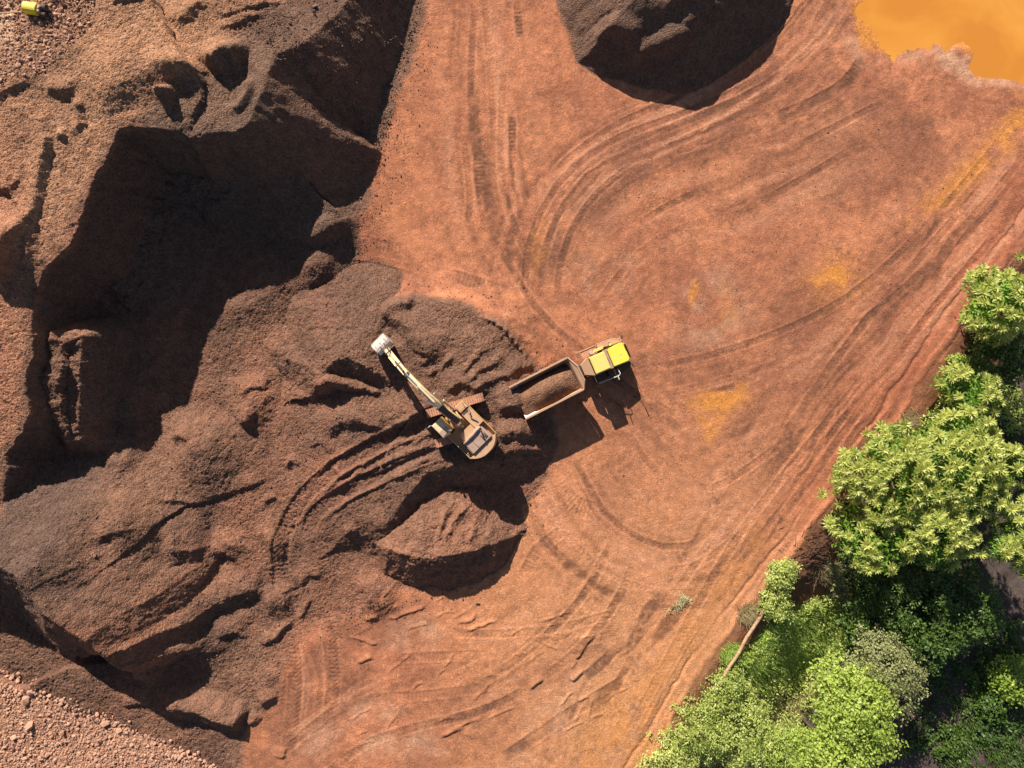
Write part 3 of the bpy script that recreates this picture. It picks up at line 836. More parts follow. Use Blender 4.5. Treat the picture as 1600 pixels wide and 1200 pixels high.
def link(o, parent=None):
    C.objects.link(o)
    if parent is not None: o.parent = parent
    return o


def np_mesh(name, co, faces, mat, smooth_shade=True, attrs=None, parent=None):
    """co (n,3) float, faces (m,k) int, all the same corner count"""
    me = bpy.data.meshes.new(name)
    k = faces.shape[1]
    me.vertices.add(len(co)); me.loops.add(faces.size); me.polygons.add(len(faces))
    me.vertices.foreach_set('co', np.ascontiguousarray(co, dtype=np.float32).ravel())
    me.loops.foreach_set('vertex_index', np.ascontiguousarray(faces, dtype=np.int32).ravel())
    me.polygons.foreach_set('loop_start', np.arange(0, faces.size, k, dtype=np.int32))
    me.polygons.foreach_set('loop_total', np.full(len(faces), k, dtype=np.int32))
    me.polygons.foreach_set('use_smooth', np.full(len(faces), smooth_shade, dtype=bool))
    me.update(calc_edges=True)
    for an, (typ, data) in (attrs or {}).items():
        a = me.attributes.new(an, typ, 'POINT')
        a.data.foreach_set('color' if typ == 'FLOAT_COLOR' else 'value', np.ascontiguousarray(data, dtype=np.float32).ravel())
    me.materials.append(mat)
    return link(bpy.data.objects.new(name, me), parent)


def sheet(name, Z, cells):
    """part of the height grid as its own mesh"""
    jj, ii = np.nonzero(cells)
    a = jj * NX + ii
    q = np.stack([a, a + 1, a + 1 + NX, a + NX], 1)
    used, inv = np.unique(q, return_inverse=True)
    q = inv.reshape(q.shape)
    co = np.stack([X.ravel()[used], Y.ravel()[used], Z.ravel()[used]], 1)
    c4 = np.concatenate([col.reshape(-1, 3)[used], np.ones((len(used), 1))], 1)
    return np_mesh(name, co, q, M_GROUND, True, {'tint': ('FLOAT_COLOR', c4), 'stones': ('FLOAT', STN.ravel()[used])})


class MB:
    def __init__(self):
        self.v = []; self.f = []

    def add(self, vs, fs):
        o = len(self.v)
        self.v += [tuple(p) for p in vs]
        self.f += [tuple(i + o for i in f) for f in fs]
        return self

    def box(self, x0, x1, y0, y1, z0, z1):
        return self.hull([(x0, y0), (x1, y0), (x1, y1), (x0, y1)], z0, z1)

    def hull(self, poly, z0, z1, top=None):
        """prism over an xy polygon (counter-clockwise); z1 may be a list of heights; top another polygon"""
        n = len(poly)
        zt = z1 if isinstance(z1, (list, tuple)) else [z1] * n
        tp = top or poly
        vs = [(p[0], p[1], z0) for p in poly] + [(tp[i][0], tp[i][1], zt[i]) for i in range(n)]
        fs = [tuple(range(n - 1, -1, -1)), tuple(range(n, 2 * n))] + [(i, (i + 1) % n, n + (i + 1) % n, n + i) for i in range(n)]
        return self.add(vs, fs)

    def side(self, prof, y0, y1):
        """prism of an xz outline between y0 and y1"""
        n = len(prof)
        vs = [(p[0], y0, p[1]) for p in prof] + [(p[0], y1, p[1]) for p in prof]
        fs = [tuple(range(n)), tuple(range(2 * n - 1, n - 1, -1))] + [(i, n + i, n + (i + 1) % n, (i + 1) % n) for i in range(n)]
        return self.add(vs, fs)

    def tube(self, pts, r, n=8, cap=True):
        pts = [Vector(p) for p in pts]
        rs = r if isinstance(r, (list, tuple)) else [r] * len(pts)
        o = len(self.v)
        ref = None
        for i, p in enumerate(pts):
            d = (pts[min(i + 1, len(pts) - 1)] - pts[max(i - 1, 0)]).normalized()
            if ref is None:
                ref = Vector((0, 0, 1)) if abs(d.z) < 0.9 else Vector((1, 0, 0))
            u = d.cross(ref).normalized(); w = u.cross(d).normalized(); ref = w
            for k in range(n):
                a = 2 * math.pi * k / n
                self.v.append(tuple(p + (u * math.cos(a) + w * math.sin(a)) * rs[i]))
        for i in range(len(pts) - 1):
            for k in range(n):
                self.f.append((o + i * n + k, o + i * n + (k + 1) % n, o + (i + 1) * n + (k + 1) % n, o + (i + 1) * n + k))
        if cap:
            self.f.append(tuple(o + k for k in range(n - 1, -1, -1)))
            self.f.append(tuple(o + (len(pts) - 1) * n + k for k in range(n)))
        return self

    def build(self, name, mat, parent=None, bevel=0.0, smooth_shade=False, loc=None, rz=None, label=None):
        me = bpy.data.meshes.new(name)
        me.from_pydata(self.v, [], self.f)
        import bmesh
        bm = bmesh.new(); bm.from_mesh(me)
        bmesh.ops.recalc_face_normals(bm, faces=bm.faces)
        if bevel:
            ed = [e for e in bm.edges if len(e.link_faces) == 2 and e.calc_face_angle(0) > 0.5]
            bmesh.ops.bevel(bm, geom=ed, offset=bevel, segments=2, affect='EDGES', clamp_overlap=True)
        bm.to_mesh(me); bm.free()
        me.materials.append(mat)
        if smooth_shade:
            me.polygons.foreach_set('use_smooth', [True] * len(me.polygons))
        o = link(bpy.data.objects.new(name, me), parent)
        if loc: o.location = loc
        if rz is not None: o.rotation_euler.z = rz
        if label: o['label'] = label
        return o


def empty(name, loc, rz=0.0, label=None, cat=None, group=None):
    o = bpy.data.objects.new(name, None)
    o.empty_display_size = 0.3
    C.objects.link(o)
    o.location = loc; o.rotation_euler.z = rz
    return tag(o, label, cat, group)


# ------------------------------------------------------------------ ground sheets
HG = H + FINE
for full, _, _ in PILES:                         # the ground dips a little below each heap
    HG = np.where(full > H + 0.12, np.minimum(HG, H - 0.02), HG)


def gz(x, y):
    i = int(np.clip(np.searchsorted(GX, x), 1, NX - 1)); j = int(np.clip(np.searchsorted(GY, y), 1, NY - 1))
    return float(H[j, i])


cc = lambda A: 0.25 * (A[:-1, :-1] + A[1:, :-1] + A[:-1, 1:] + A[1:, 1:])
dEc, dLc, Xc, Yc = cc(dE), cc(dLip), cc(X), cc(Y)
emb = (dLc < 0) | ((cc(H) > 1.6) & (dLc < 5) & (Xc < P(560, 0)[0]) & (Yc > P(0, 860)[1]))
low = dEc > 9.8
bank_c = (dEc > 0.9) & ~low
road = (dEc > -8.0) & (dEc <= 0.9) & ~emb
rest = ~(emb | low | bank_c | road)
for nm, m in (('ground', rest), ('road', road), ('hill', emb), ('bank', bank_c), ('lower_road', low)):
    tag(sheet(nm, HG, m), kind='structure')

for full, nm, lab in PILES:
    th = full - H
    m = (cc(th) > -0.14) & (np.abs(Xc) < 60) & (np.abs(Yc) < 60)
    o = sheet(nm, full + FINE * 1.25, m)
    tag(o, lab, 'gravel pile', 'gravel heaps in the quarry yard')

# the pond
pv = []
for px, py in [(1290, 160), (1290, -120), (1760, -120), (1760, 160)]:
    pv.append((*P(px, py), -0.19))
o = MB().add(pv, [(0, 3, 2, 1)]).build('water', water_material())
tag(o, kind='structure')

# ------------------------------------------------------------------ excavator
def rotpt(p, a):
    return (p[0] * math.cos(a) - p[1] * math.sin(a), p[0] * math.sin(a) + p[1] * math.cos(a), p[2])


def wheel(parent, name, x, y, r, w, mt, mr, loc_z=None):
    """tyre with a recessed rim, axle along y"""
    n = 24
    t = MB()
    prof = [(r * .56, -w / 2), (r * .9, -w / 2), (r, -w * .36), (r, w * .36), (r * .9, w / 2), (r * .56, w / 2)]
    vs = []; fs = []
    m = len(prof)
    for k in range(n):
        a = 2 * math.pi * k / n
        for (q, yy) in prof: vs.append((q * math.cos(a), yy, q * math.sin(a)))
    for k in range(n):
        for i in range(m):
            fs.append((k * m + i, k * m + (i + 1) % m, ((k + 1) % n) * m + (i + 1) % m, ((k + 1) % n) * m + i))
    t.add(vs, fs)
    for k in range(n):                            # tread lugs
        a = 2 * math.pi * (k + .5) / n
        c, s = math.cos(a), math.sin(a)
        for sg in (-1, 1):
            q = []
            for (rr_, da, yy) in [(r * .97, -.07, sg * w * .04), (r * .97, .07, sg * w * .04), (r * .97, .07, sg * w * .46), (r * .97, -.07, sg * w * .46),
                                  (r * 1.04, -.05, sg * w * .06), (r * 1.04, .05, sg * w * .06), (r * 1.02, .05, sg * w * .44), (r * 1.02, -.05, sg * w * .44)]:
                q.append((rr_ * math.cos(a + da), yy, rr_ * math.sin(a + da)))
            t.add(q, [(0, 1, 2, 3), (4, 7, 6, 5), (0, 4, 5, 1), (1, 5, 6, 2), (2, 6, 7, 3), (3, 7, 4, 0)])
    o = t.build(name, mt, parent, loc=(x, y, loc_z or r))
    rim = MB()
    rim.tube([(0, -w * .30, 0), (0, w * .30, 0)], r * .57, 20)
    rim.tube([(0, -w * .42, 0), (0, w * .42, 0)], r * .2, 12)
    rim.build('rim', mr, o)
    return o


def make_excavator():
    x, y = P(717, 657, BASE_EXC + 1.0)
    root = empty('excavator', (x, y, BASE_EXC - 0.12), 0, 'dusty yellow tracked excavator on a gravel bench, its long boom stretched out to the bucket', 'excavator')
    TA = math.radians(17)
    HA = math.radians(135)
    # tracks
    for sg in (1, -1):
        yc = sg * 1.36
        L, W, Ht = 5.1, 0.74, 1.02
        prof = []
        for k in range(9):
            a = math.pi / 2 + math.pi * k / 8
            prof.append((-L / 2 + Ht / 2 + Ht / 2 * math.cos(a), Ht / 2 + Ht / 2 * math.sin(a)))
        for k in range(9):
            a = -math.pi / 2 + math.pi * k / 8
            prof.append((L / 2 - Ht / 2 + Ht / 2 * math.cos(a), Ht / 2 + Ht / 2 * math.sin(a)))
        inner = [(p[0] * .985, Ht / 2 + (p[1] - Ht / 2) * .93) for p in prof]
        fr = MB().side(inner, yc - W / 2 + .05, yc + W / 2 - .05)
        t = fr.build('track', M_DARK, root, rz=TA)
        # shoe plates round the loop, each with a grouser bar
        per = []
        n = len(prof)
        for i in range(n):
            a = prof[i]; b = prof[(i + 1) % n]
            d = math.hypot(b[0] - a[0], b[1] - a[1]); m = max(1, round(d / .2))
            for q in range(m): per.append((a[0] + (b[0] - a[0]) * q / m, a[1] + (b[1] - a[1]) * q / m))
        for i in range(len(per)):
            a = Vector(per[i]); b = Vector(per[(i + 1) % len(per)])
            d = b - a
            if d.length < .05: continue
            d = d / d.length; nn = Vector((d.y, -d.x))
            a2 = a + d * .012; b2 = b - d * .012
            sh = MB().side([tuple(a2), tuple(b2), tuple(b2 + nn * .035), tuple(a2 + d * .05 + nn * .035), tuple(a2 + d * .05 + nn * .075), tuple(a2 + nn * .075)], yc - W / 2, yc + W / 2)
            sh.build('track_shoe', M_TRACK, t)
        for q in range(7):
            xx = -1.9 + 3.8 * q / 6
            MB().tube([(xx, yc - .2, .32), (xx, yc + .2, .32)], .2, 12).build('roller', M_DARK, t)
    cb = MB()
    cb.hull([(-1.0, -1.0), (1.0, -1.0), (1.0, 1.0), (-1.0, 1.0)], .45, .95)
    cb.tube([(0, 0, .9), (0, 0, 1.22)], .78, 24)
    cb.build('undercarriage', M_DARK, root, rz=TA)

    # x forward, y left in the frame of the upper structure
    hb = lambda: MB()
    d = hb()
    d.hull([(-3.05, -1.52), (1.02, -1.52), (1.02, -0.55), (-.15, -.55), (-.15, .55), (1.0, .55), (1.0, .68), (-.35, .78), (-.35, 1.55), (-3.05, 1.55)], 1.2, 1.48)
    d.build('deck', M_ORANGE, root, .02, rz=HA)
    d = hb()
    d.hull([(-1.55, -1.5), (.22, -1.5), (.22, -.6), (-1.55, -.6)], 1.48, 2.16)
    fd = d.build('side_housing', M_EXY, root, .04, rz=HA)
    MB().tube([(-1.25, -1.18, 2.2), (-.6, -.98, 2.24), (-.2, -1.28, 2.2)], .045, 8).build('hand_rail', M_DARK, fd)
    MB().box(-1.5, -.05, -1.535, -1.503, 1.55, 2.1).build('door_panel', M_EXY, fd, .01)
    MB().box(.02, .17, -1.3, -.7, 2.155, 2.19).build('step_plate', M_DARK, fd)
    d = hb().hull([(.30, -1.5), (1.05, -1.5), (1.05, -.66), (.30, -.66)], 1.48, 2.28, top=[(.30, -1.5), (.98, -1.5), (.98, -.66), (.30, -.66)])
    tb = d.build('tool_box', M_EXY, root, .035, rz=HA)
    MB().box(.42, .92, -1.4, -.76, 2.284, 2.30).build('lid', M_ORANGE, tb, .01)
    # centre deck behind the boom foot
    d = hb().hull([(-1.62, -.58), (-.92, -.58), (-.92, .72), (-1.62, .95)], 1.48, 2.08)
    d.build('pump_cover', M_ORANGE, root, .03, rz=HA)
    # boom foot brackets, swivel and hoses
    d = hb()
    for sg in (-1, 1):
        d.side([(-.75, 1.48), (.75, 1.48), (.45, 2.35), (-.05, 2.5), (-.3, 2.1)], sg * .40 - .05, sg * .40 + .05)
    d.build('boom_bracket', M_EXY, root, .01, rz=HA)
    d = hb().tube([(-.5, .1, 1.3), (-.5, .1, 1.85)], .2, 14)
    for k in range(5):
        yy = -.2 + .1 * k
        d.tube([(-.55, yy, 1.8), (-.3, yy * 1.3, 2.15), (.1, yy * .9, 2.62), (.6, yy * .8, 3.02)], .035, 6)
    d.build('hydraulic_hose', M_BRIGHT, root, rz=HA, smooth_shade=True)
    # engine hood
    d = hb().hull([(-2.98, -1.2), (-1.62, -1.12), (-1.62, 1.0), (-2.98, 1.06)], 1.48, [2.42, 2.5, 2.5, 2.42])
    hd = d.build('engine_hood', M_DUSTY, root, .09, rz=HA)
    for k in range(6):
        MB().box(-2.72 + .09 * k, -2.68 + .09 * k, -.95, -.45, 2.44, 2.475).build('grille_slat', M_DARK, hd)
    MB().box(-2.76, -2.2, -.66, -.62, 2.46, 2.482).build('grille_bar', M_DUSTY, hd)
    MB().box(-2.9, -1.75, .28, .30, 2.462, 2.485).build('panel_seam', M_DARK, hd)
    sil = hb().tube([(-1.66, -1.02, 2.52), (-1.66, -.55, 2.56), (-1.72, -.2, 2.56), (-1.70, .2, 2.55), (-1.74, .62, 2.54), (-1.76, .95, 2.5)], [.13, .17, .14, .17, .13, .10], 12)
    sil.build('rolled_hood_edge', M_DUSTY, hd, smooth_shade=True)
    MB().tube([(-1.95, -.85, 2.45), (-1.95, -.85, 2.95), (-2.02, -.85, 3.02)], .06, 10).build('exhaust_pipe', M_DARK, hd)
    # counterweight: a rounded mass behind
    prof = [(-3.06, -1.56), (-3.06, 1.6)]
    arc = []
    for k in range(13):
        a = -1 + 2 * k / 12
        arc.append((-3.12 - .72 * (1 - abs(a) ** 2.6), 1.58 * a))
    pl = [(-3.0, -1.56)] + [(-3.0, 1.58)] + arc[::-1]
    pl = pl[::-1]
    top = [(p[0] + .0, p[1]) for p in pl]
    d = hb().hull(pl, 1.15, 2.22, top=[(max(p[0], p[0] + .12) if p[0] < -3.05 else p[0], p[1] * .96) for p in pl])
    d.build('counterweight', M_EXY, root, .05, rz=HA)
    # side skins, catwalk
    d = hb().box(-3.02, -1.6, 1.12, 1.52, 1.48, 1.56)
    cw = d.build('catwalk', M_DARK, root, rz=HA)
    for k in range(8):
        MB().box(-2.95 + .17 * k, -2.87 + .17 * k, 1.16, 1.5, 1.565, 1.60).build('grating_bar', M_ORANGE, cw)
    d = hb().box(-3.04, 1.0, -1.58, -1.535, 1.22, 2.0)
    d.build('side_skin', M_EXY, root, .015, rz=HA)
    d = hb().box(-3.04, -.4, 1.56, 1.6, 1.22, 1.62)
    d.build('side_skin', M_BOOM, root, .012, rz=HA)
    # handrails
    d = hb()
    d.tube([(-.4, 1.5, 1.5), (-.4, 1.5, 2.3), (-1.6, 1.5, 2.3), (-1.6, 1.5, 1.5)], .022, 6)
    d.tube([(1.0, -1.48, 2.25), (1.0, -1.48, 2.75), (.3, -1.48, 2.75), (.3, -1.48, 2.25)], .022, 6)
    d.build('guard_rail', M_BOOM, root, rz=HA)
    # cab
    cabp = [(-.22, .76), (1.30, .76), (1.30, 1.78), (-.22, 1.78)]
    d = hb().hull(cabp, 1.25, 3.05, top=[(-.2, .78), (1.22, .78), (1.22, 1.75), (-.2, 1.75)])
    cab = d.build('cab', M_EXY, root, .04, rz=HA)
    MB().hull([(-.24, .75), (1.26, .75), (1.26, 1.78), (-.24, 1.78)], 3.055, 3.2, top=[(-.16, .80), (1.18, .80), (1.18, 1.72), (-.16, 1.72)]).build('cab_roof', M_BOOM, cab, .04)
    MB().hull([(-.10, .86), (.42, .86), (.42, 1.66), (-.10, 1.66)], 3.205, 3.225).build('roof_hatch', M_DUSTY, cab, .008)
    MB().add([(1.305, .84, 1.7), (1.305, 1.70, 1.7), (1.24, 1.68, 3.0), (1.24, .86, 3.0)], [(0, 1, 2, 3)]).build('windscreen', M_GLASS, cab)
    MB().add([(.0, 1.785, 1.9), (.0, 1.76, 2.95), (1.15, 1.76, 2.95), (1.2, 1.785, 1.9)], [(0, 1, 2, 3)]).build('side_window', M_GLASS, cab)
    MB().tube([(1.25, 1.75, 2.7), (1.42, 1.98, 2.72)], .02, 6).box(1.36, 1.40, 1.93, 2.13, 2.5, 2.85).build('mirror', M_WHITE, cab)
    MB().tube([(1.35, .8, 1.75), (1.35, .8, 2.9)], .018, 6).build('grab_handle', M_DARK, cab)

    # boom (one curved box), stick, bucket
    def boxbeam(path, hts, wd):
        vs = []; fs = []
        n = len(path)
        for i in range(n):
            a = Vector(path[max(i - 1, 0)]); b = Vector(path[min(i + 1, n - 1)])
            dd = (b - a).normalized(); nn = Vector((-dd.y, dd.x))
            p = Vector(path[i]); h = hts[i] / 2; w = wd[i] / 2
            for (s1, s2) in ((-1, -1), (1, -1), (1, 1), (-1, 1)):
                q = p + nn * h * s2
                vs.append((q.x, w * s1, q.y))
        for i in range(n - 1):
            for k in range(4):
                fs.append((i * 4 + k, i * 4 + (k + 1) % 4, i * 4 + 4 + (k + 1) % 4, i * 4 + 4 + k))
        fs += [(3, 2, 1, 0), (n * 4 - 4, n * 4 - 3, n * 4 - 2, n * 4 - 1)]
        return MB().add(vs, fs)
    path = resample([(.05, 2.1), (1.2, 3.35), (2.5, 4.25), (3.6, 4.55), (5.0, 4.42), (6.35, 4.0)], .4)
    n = len(path)
    boom = boxbeam(path, [.55 + .38 * math.sin(math.pi * min(1, i / (n - 1) * 1.1)) for i in range(n)], [.62 - .18 * smooth(0.0, .5, np.array(i / (n - 1))).item() for i in range(n)]).build('boom', M_BOOM, root, .03, rz=HA)
    # dark dirt-streaked plate and pipes along the boom
    pt = MB()
    for yy in (-.14, -.05, .05, .14):
        pts = [(p[0] - .02, yy, p[1] + (.30 + .19 * math.sin(math.pi * min(1, i / (n - 1) * 1.1)))) for i, p in enumerate(path) if i < n * .72 and i > 0]
        pt.tube(pts, .03, 6)
    pt.build('hydraulic_line', M_BRIGHT, boom, smooth_shade=True)
    pp = [(p[0], p[1]) for i, p in enumerate(path) if i < n * .40]
    bp = boxbeam(pp, [.62 + .38 * math.sin(math.pi * min(1, i / (n - 1) * 1.1)) for i in range(len(pp))], [.5] * len(pp))
    bp.build('hose_tray', M_DARK, boom)
    for sg in (-1, 1):
        c = MB().tube([(1.0, sg * .42, 1.75), (2.1, sg * .42, 2.9)], .11, 12)
        o = c.build('boom_cylinder', M_BOOM, root, rz=HA, smooth_shade=False)
        MB().tube([(2.1, sg * .42, 2.9), (2.95, sg * .42, 3.8)], .06, 10).tube([(2.95, sg * .30, 3.8), (2.95, sg * .50, 3.8)], .11, 10).build('cylinder_rod', M_CHROME, o)
    c = MB().tube([(2.4, 0, 5.0), (4.3, 0, 5.12)], .10, 12)
    o = c.build('stick_cylinder', M_BOOM, root, rz=HA)
    MB().tube([(4.3, 0, 5.12), (5.75, 0, 4.82)], .055, 10).build('cylinder_rod', M_CHROME, o)
    sp_ = [(5.6, 4.75), (6.3, 4.15), (7.6, 2.9), (8.75, 1.75)]
    st = boxbeam(resample(sp_, .35), [.34, .52, .62, .56, .50, .44, .40, .38, .36, .34, .34, .34, .34, .34, .34, .34][:len(resample(sp_, .35))] + [.34] * 20, [.46] * 40).build('stick', M_BOOM, root, .025, rz=HA)
    MB().tube([(6.2, -.24, 4.3), (6.2, .24, 4.3)], .11, 12).build('stick_pivot_pin', M_DARK, st)
    # bolted plate on top of the stick
    MB().add([(6.75, -.26, 4.17), (7.85, -.26, 3.12), (7.85, .26, 3.12), (6.75, .26, 4.17), (6.79, -.26, 4.22), (7.89, -.26, 3.17), (7.89, .26, 3.17), (6.79, .26, 4.22)],
             [(0, 1, 2, 3), (4, 7, 6, 5), (0, 4, 5, 1), (1, 5, 6, 2), (2, 6, 7, 3), (3, 7, 4, 0)]).build('wear_plate', simple_mat('pale_yellow_plate', (0.85, 0.75, 0.32), (0.78, 0.66, 0.26), 3, .4), st)
    for xx, zz in ((6.88, 4.14), (7.78, 3.28)):
        MB().tube([(xx, .12, zz - .02), (xx + .04, .12, zz + .03)], .05, 10).build('bolt_head', M_DARK, st)
    c = MB().tube([(5.9, 0, 5.0), (7.1, 0, 3.95)], .09, 12)
    o = c.build('bucket_cylinder', M_DARK, root, rz=HA)
    MB().tube([(7.1, 0, 3.95), (8.25, 0, 2.9)], .05, 10).build('cylinder_rod', M_CHROME, o)
    lk = MB()
    for sg in (-.2, .2):
        lk.tube([(8.25, sg, 2.9), (8.35, sg, 2.05)], .05, 8).tube([(8.25, sg, 2.9), (9.0, sg, 2.1)], .05, 8)
    lk.tube([(8.25, -.26, 2.9), (8.25, .26, 2.9)], .06, 8)
    lk.build('bucket_link', M_DARK, root, rz=HA)
    # bucket: curved shell with open mouth facing down and back
    hw = .72
    shell = [(8.62, 1.95), (8.95, 2.18), (9.45, 2.15), (9.85, 1.80), (9.98, 1.30), (9.8, .80), (9.45, .42), (9.15, .22)]
    sh = resample(shell, .18)
    b = MB()
    vs = []; fs = []
    nsh = len(sh)
    ctr = Vector((9.1, 1.3))
    for (px_, pz_) in sh:
        q = Vector((px_, pz_)); dd = (q - ctr).normalized()
        for off in (0, -.05):
            r_ = q + dd * off
            vs += [(r_.x, -hw, r_.y), (r_.x, hw, r_.y)]
    for i in range(nsh - 1):
        a = i * 4; c_ = a + 4
        fs += [(a, a + 1, c_ + 1, c_), (a + 2, c_ + 2, c_ + 3, a + 3), (a, c_, c_ + 2, a + 2), (a + 1, a + 3, c_ + 3, c_ + 1)]
    fs += [(0, 2, 3, 1), (nsh * 4 - 4, nsh * 4 - 3, nsh * 4 - 1, nsh * 4 - 2)]
    b.add(vs, fs)
    for sg in (-1, 1):
        b.side([(p[0], p[1]) for p in sh], sg * hw - .025, sg * hw + .025)
    bk = b.build('bucket', M_BRIGHT, root, rz=HA)
    for k in range(5):
        yy = -hw + .1 + (2 * hw - .2) * k / 4
        MB().hull([(9.05, yy - .06), (9.2, yy - .06), (9.2, yy + .06), (9.05, yy + .06)], .22, .30, top=None).side([(9.2, .32), (9.05, .30), (8.86, .02), (8.92, .02)], yy - .05, yy + .05).build('bucket_tooth', M_BRIGHT, bk)
    MB().side([(8.6, 1.7), (8.95, 2.1), (9.15, 2.3), (8.75, 2.12)], -.24, -.18).side([(8.6, 1.7), (8.95, 2.1), (9.15, 2.3), (8.75, 2.12)], .18, .24).build('bucket_ear', M_DARK, bk)
    for k in range(3):
        yy = (-.5, 0, .5)[k]
        MB().box(9.1, 9.5, yy - .05, yy + .05, 2.16, 2.21).build('wear_strip', M_BRIGHT, bk)
    return root


make_excavator()


# ------------------------------------------------------------------ articulated dump truck
def make_truck():
    zt = 2.9
    bx, by = P(857.5, 605.5, zt)
    BA = math.radians(27.2)
    CA = math.radians(23.5)
    root = empty('dump_truck', (bx, by, 0), 0, 'articulated dump truck with bright yellow bonnet and a tan tipping body full of gravel', 'dump truck')
    # tipping body: x forward
    xr, xf = -3.05, 2.75
    hw0, hw1 = 1.12, 1.56                         # floor and rim half widths
    zf, zr = 1.45, 2.95
    t = .09
    b = MB()
    # outer and inner skins as one vessel, tail open and sloped up
    out_b = [(xr + .1, -hw0, 1.95), (xr + .1, hw0, 1.95), (xr + 1.5, hw0, zf), (xr + 1.5, -hw0, zf), (xf - .5, hw0, zf), (xf - .5, -hw0, zf)]

    def slab(a, b_, c_, d_, nrm):
        n_ = Vector(nrm) * t
        q = [Vector(p) for p in (a, b_, c_, d_)]
        vs = [tuple(p) for p in q] + [tuple(p + n_) for p in q]
        return vs, [(0, 1, 2, 3), (7, 6, 5, 4), (0, 4, 5, 1), (1, 5, 6, 2), (2, 6, 7, 3), (3, 7, 4, 0)]
    fl = MB()
    fl.add(*slab((xr + 1.5, -hw0, zf), (xf - .5, -hw0, zf), (xf - .5, hw0, zf), (xr + 1.5, hw0, zf), (0, 0, -1)))
    fl.add(*slab((xr, -hw0 - .1, 2.1), (xr + 1.5, -hw0, zf), (xr + 1.5, hw0, zf), (xr, hw0 + .1, 2.1), (0, 0, -1)))
    body = fl.build('tipping_body', M_BEDIN, root, rz=BA)
    for sg in (-1, 1):
        w = MB()
        w.add(*slab((xr + 1.5, sg * hw0, zf), (xf - .5, sg * hw0, zf), (xf - .12, sg * hw1, zr), (xr + .02, sg * hw1, zr - .12), (0, sg, -.3)))
        w.add(*slab((xr, sg * (hw0 + .1), 2.1), (xr + 1.5, sg * hw0, zf), (xr + .02, sg * hw1, zr - .12), (xr - .0, sg * hw1, zr - .2), (0, sg, -.3)))
        o = w.build('side_wall', M_BED, body)
        # folded rim along the top, wider and battered at the tail
        MB().side([(xr - .02, zr - .16), (xf - .1, zr - .03), (xf - .1, zr + .07), (xr - .02, zr - .02)], sg * hw1 - .05, sg * hw1 + .13).build('top_rim', M_BED, o, .015)
        for k in range(5):
            xx = xr + .9 + k * 1.05
            MB().add([(xx, sg * (hw0 + .1), zf), (xx + .16, sg * (hw0 + .1), zf), (xx + .16, sg * (hw1 + .1), zr - .1), (xx, sg * (hw1 + .1), zr - .1),
                      (xx, sg * (hw0 + .22), zf), (xx + .16, sg * (hw0 + .22), zf), (xx + .16, sg * (hw1 + .16), zr - .1), (xx, sg * (hw1 + .16), zr - .1)],
                     [(0, 1, 2, 3), (4, 7, 6, 5), (0, 4, 5, 1), (1, 5, 6, 2), (2, 6, 7, 3), (3, 7, 4, 0)]).build('body_rib', M_BED, o)
    # polished inner corner plates at the tail
    for sg, mt in ((-1, simple_mat('bare_scraped_steel', (0.86, 0.80, 0.76), (0.7, 0.6, 0.54), 2.5, .5)), (1, M_BRIGHT)):
        MB().add([(xr + .02, sg * (hw1 - .03), zr - .1), (xr + (1.35 if sg < 0 else .8), sg * (hw1 - .09), zr - .12), (xr + .55, sg * (hw0 + .15), 1.98), (xr + .04, sg * (hw0 + .12), 2.2),
                  (xr + .02, sg * (hw1 - .07), zr - .1), (xr + (1.35 if sg < 0 else .8), sg * (hw1 - .13), zr - .12), (xr + .55, sg * (hw0 + .11), 1.98), (xr + .04, sg * (hw0 + .08), 2.2)],
                 [(0, 1, 2, 3), (4, 7, 6, 5), (0, 4, 5, 1), (1, 5, 6, 2), (2, 6, 7, 3), (3, 7, 4, 0)]).build('tail_wear_plate', mt, body)
    # headboard: sloped, with a peaked spill guard reaching forward
    h = MB()
    h.add(*slab((xf - .5, -hw0, zf), (xf - .5, hw0, zf), (xf - .1, hw1, zr), (xf - .1, -hw1, zr), (.6, 0, -.3)))
    h.add(*slab((xf - .1, -hw1, zr), (xf - .1, hw1, zr), (xf + .28, .55, zr + .32), (xf + .28, -.85, zr + .32), (.3, 0, -.9)))
    h.build('headboard', M_BED, body)
    MB().tube([(xf - .08, -hw1, zr + .04), (xf + .30, -.85, zr + .36), (xf + .30, .55, zr + .36), (xf - .08, hw1, zr + .04)], .06, 8).build('headboard_rim', M_BED, body)
    # rear frame, axles, wheels
    c = MB().box(-2.5, 2.5, -.45, .45, .95, 1.35).box(-2.3, -1.6, -1.0, 1.0, .6, .9).box(-.55, .15, -1.0, 1.0, .6, .9)
    c.build('rear_frame', M_DARK, root, rz=BA)
    for xx in (-1.95, -.2):
        for sg in (-1, 1):
            q = rotpt((xx, sg * 1.12, 0), BA)
            o = wheel(root, 'wheel', q[0], q[1], .82, .66, M_BLACK, M_YELC)
            o.rotation_euler.z = BA
    # front unit: its own heading, pivoting at the hitch
    hx, hy = rotpt((2.95, 0, 0), BA)[:2]
    hx0, hy0 = hx, hy
    sh = rotpt((.86, 0, 0), CA)
    hx, hy = hx + sh[0], hy + sh[1]
    loc = (hx, hy, 0)

    def fp(mb, name, mat, parent=None, bevel=0.0, **k):
        o = mb.build(name, mat, parent or root, bevel, **k)
        if parent is None:
            o.location = loc; o.rotation_euler.z = CA; o.scale = (1.04, 1.13, 1.0)
        return o
    MB_ = MB
    fr = MB().box(-1.3, 3.9, -.45, .45, .75, 1.25).box(1.9, 2.6, -1.0, 1.0, .6, .95)
    fp(fr, 'front_frame', M_DARK)
    fp(MB().tube([(-.95, 0, .7), (-.95, 0, 1.5)], .28, 14), 'articulation_hitch', M_DARK)
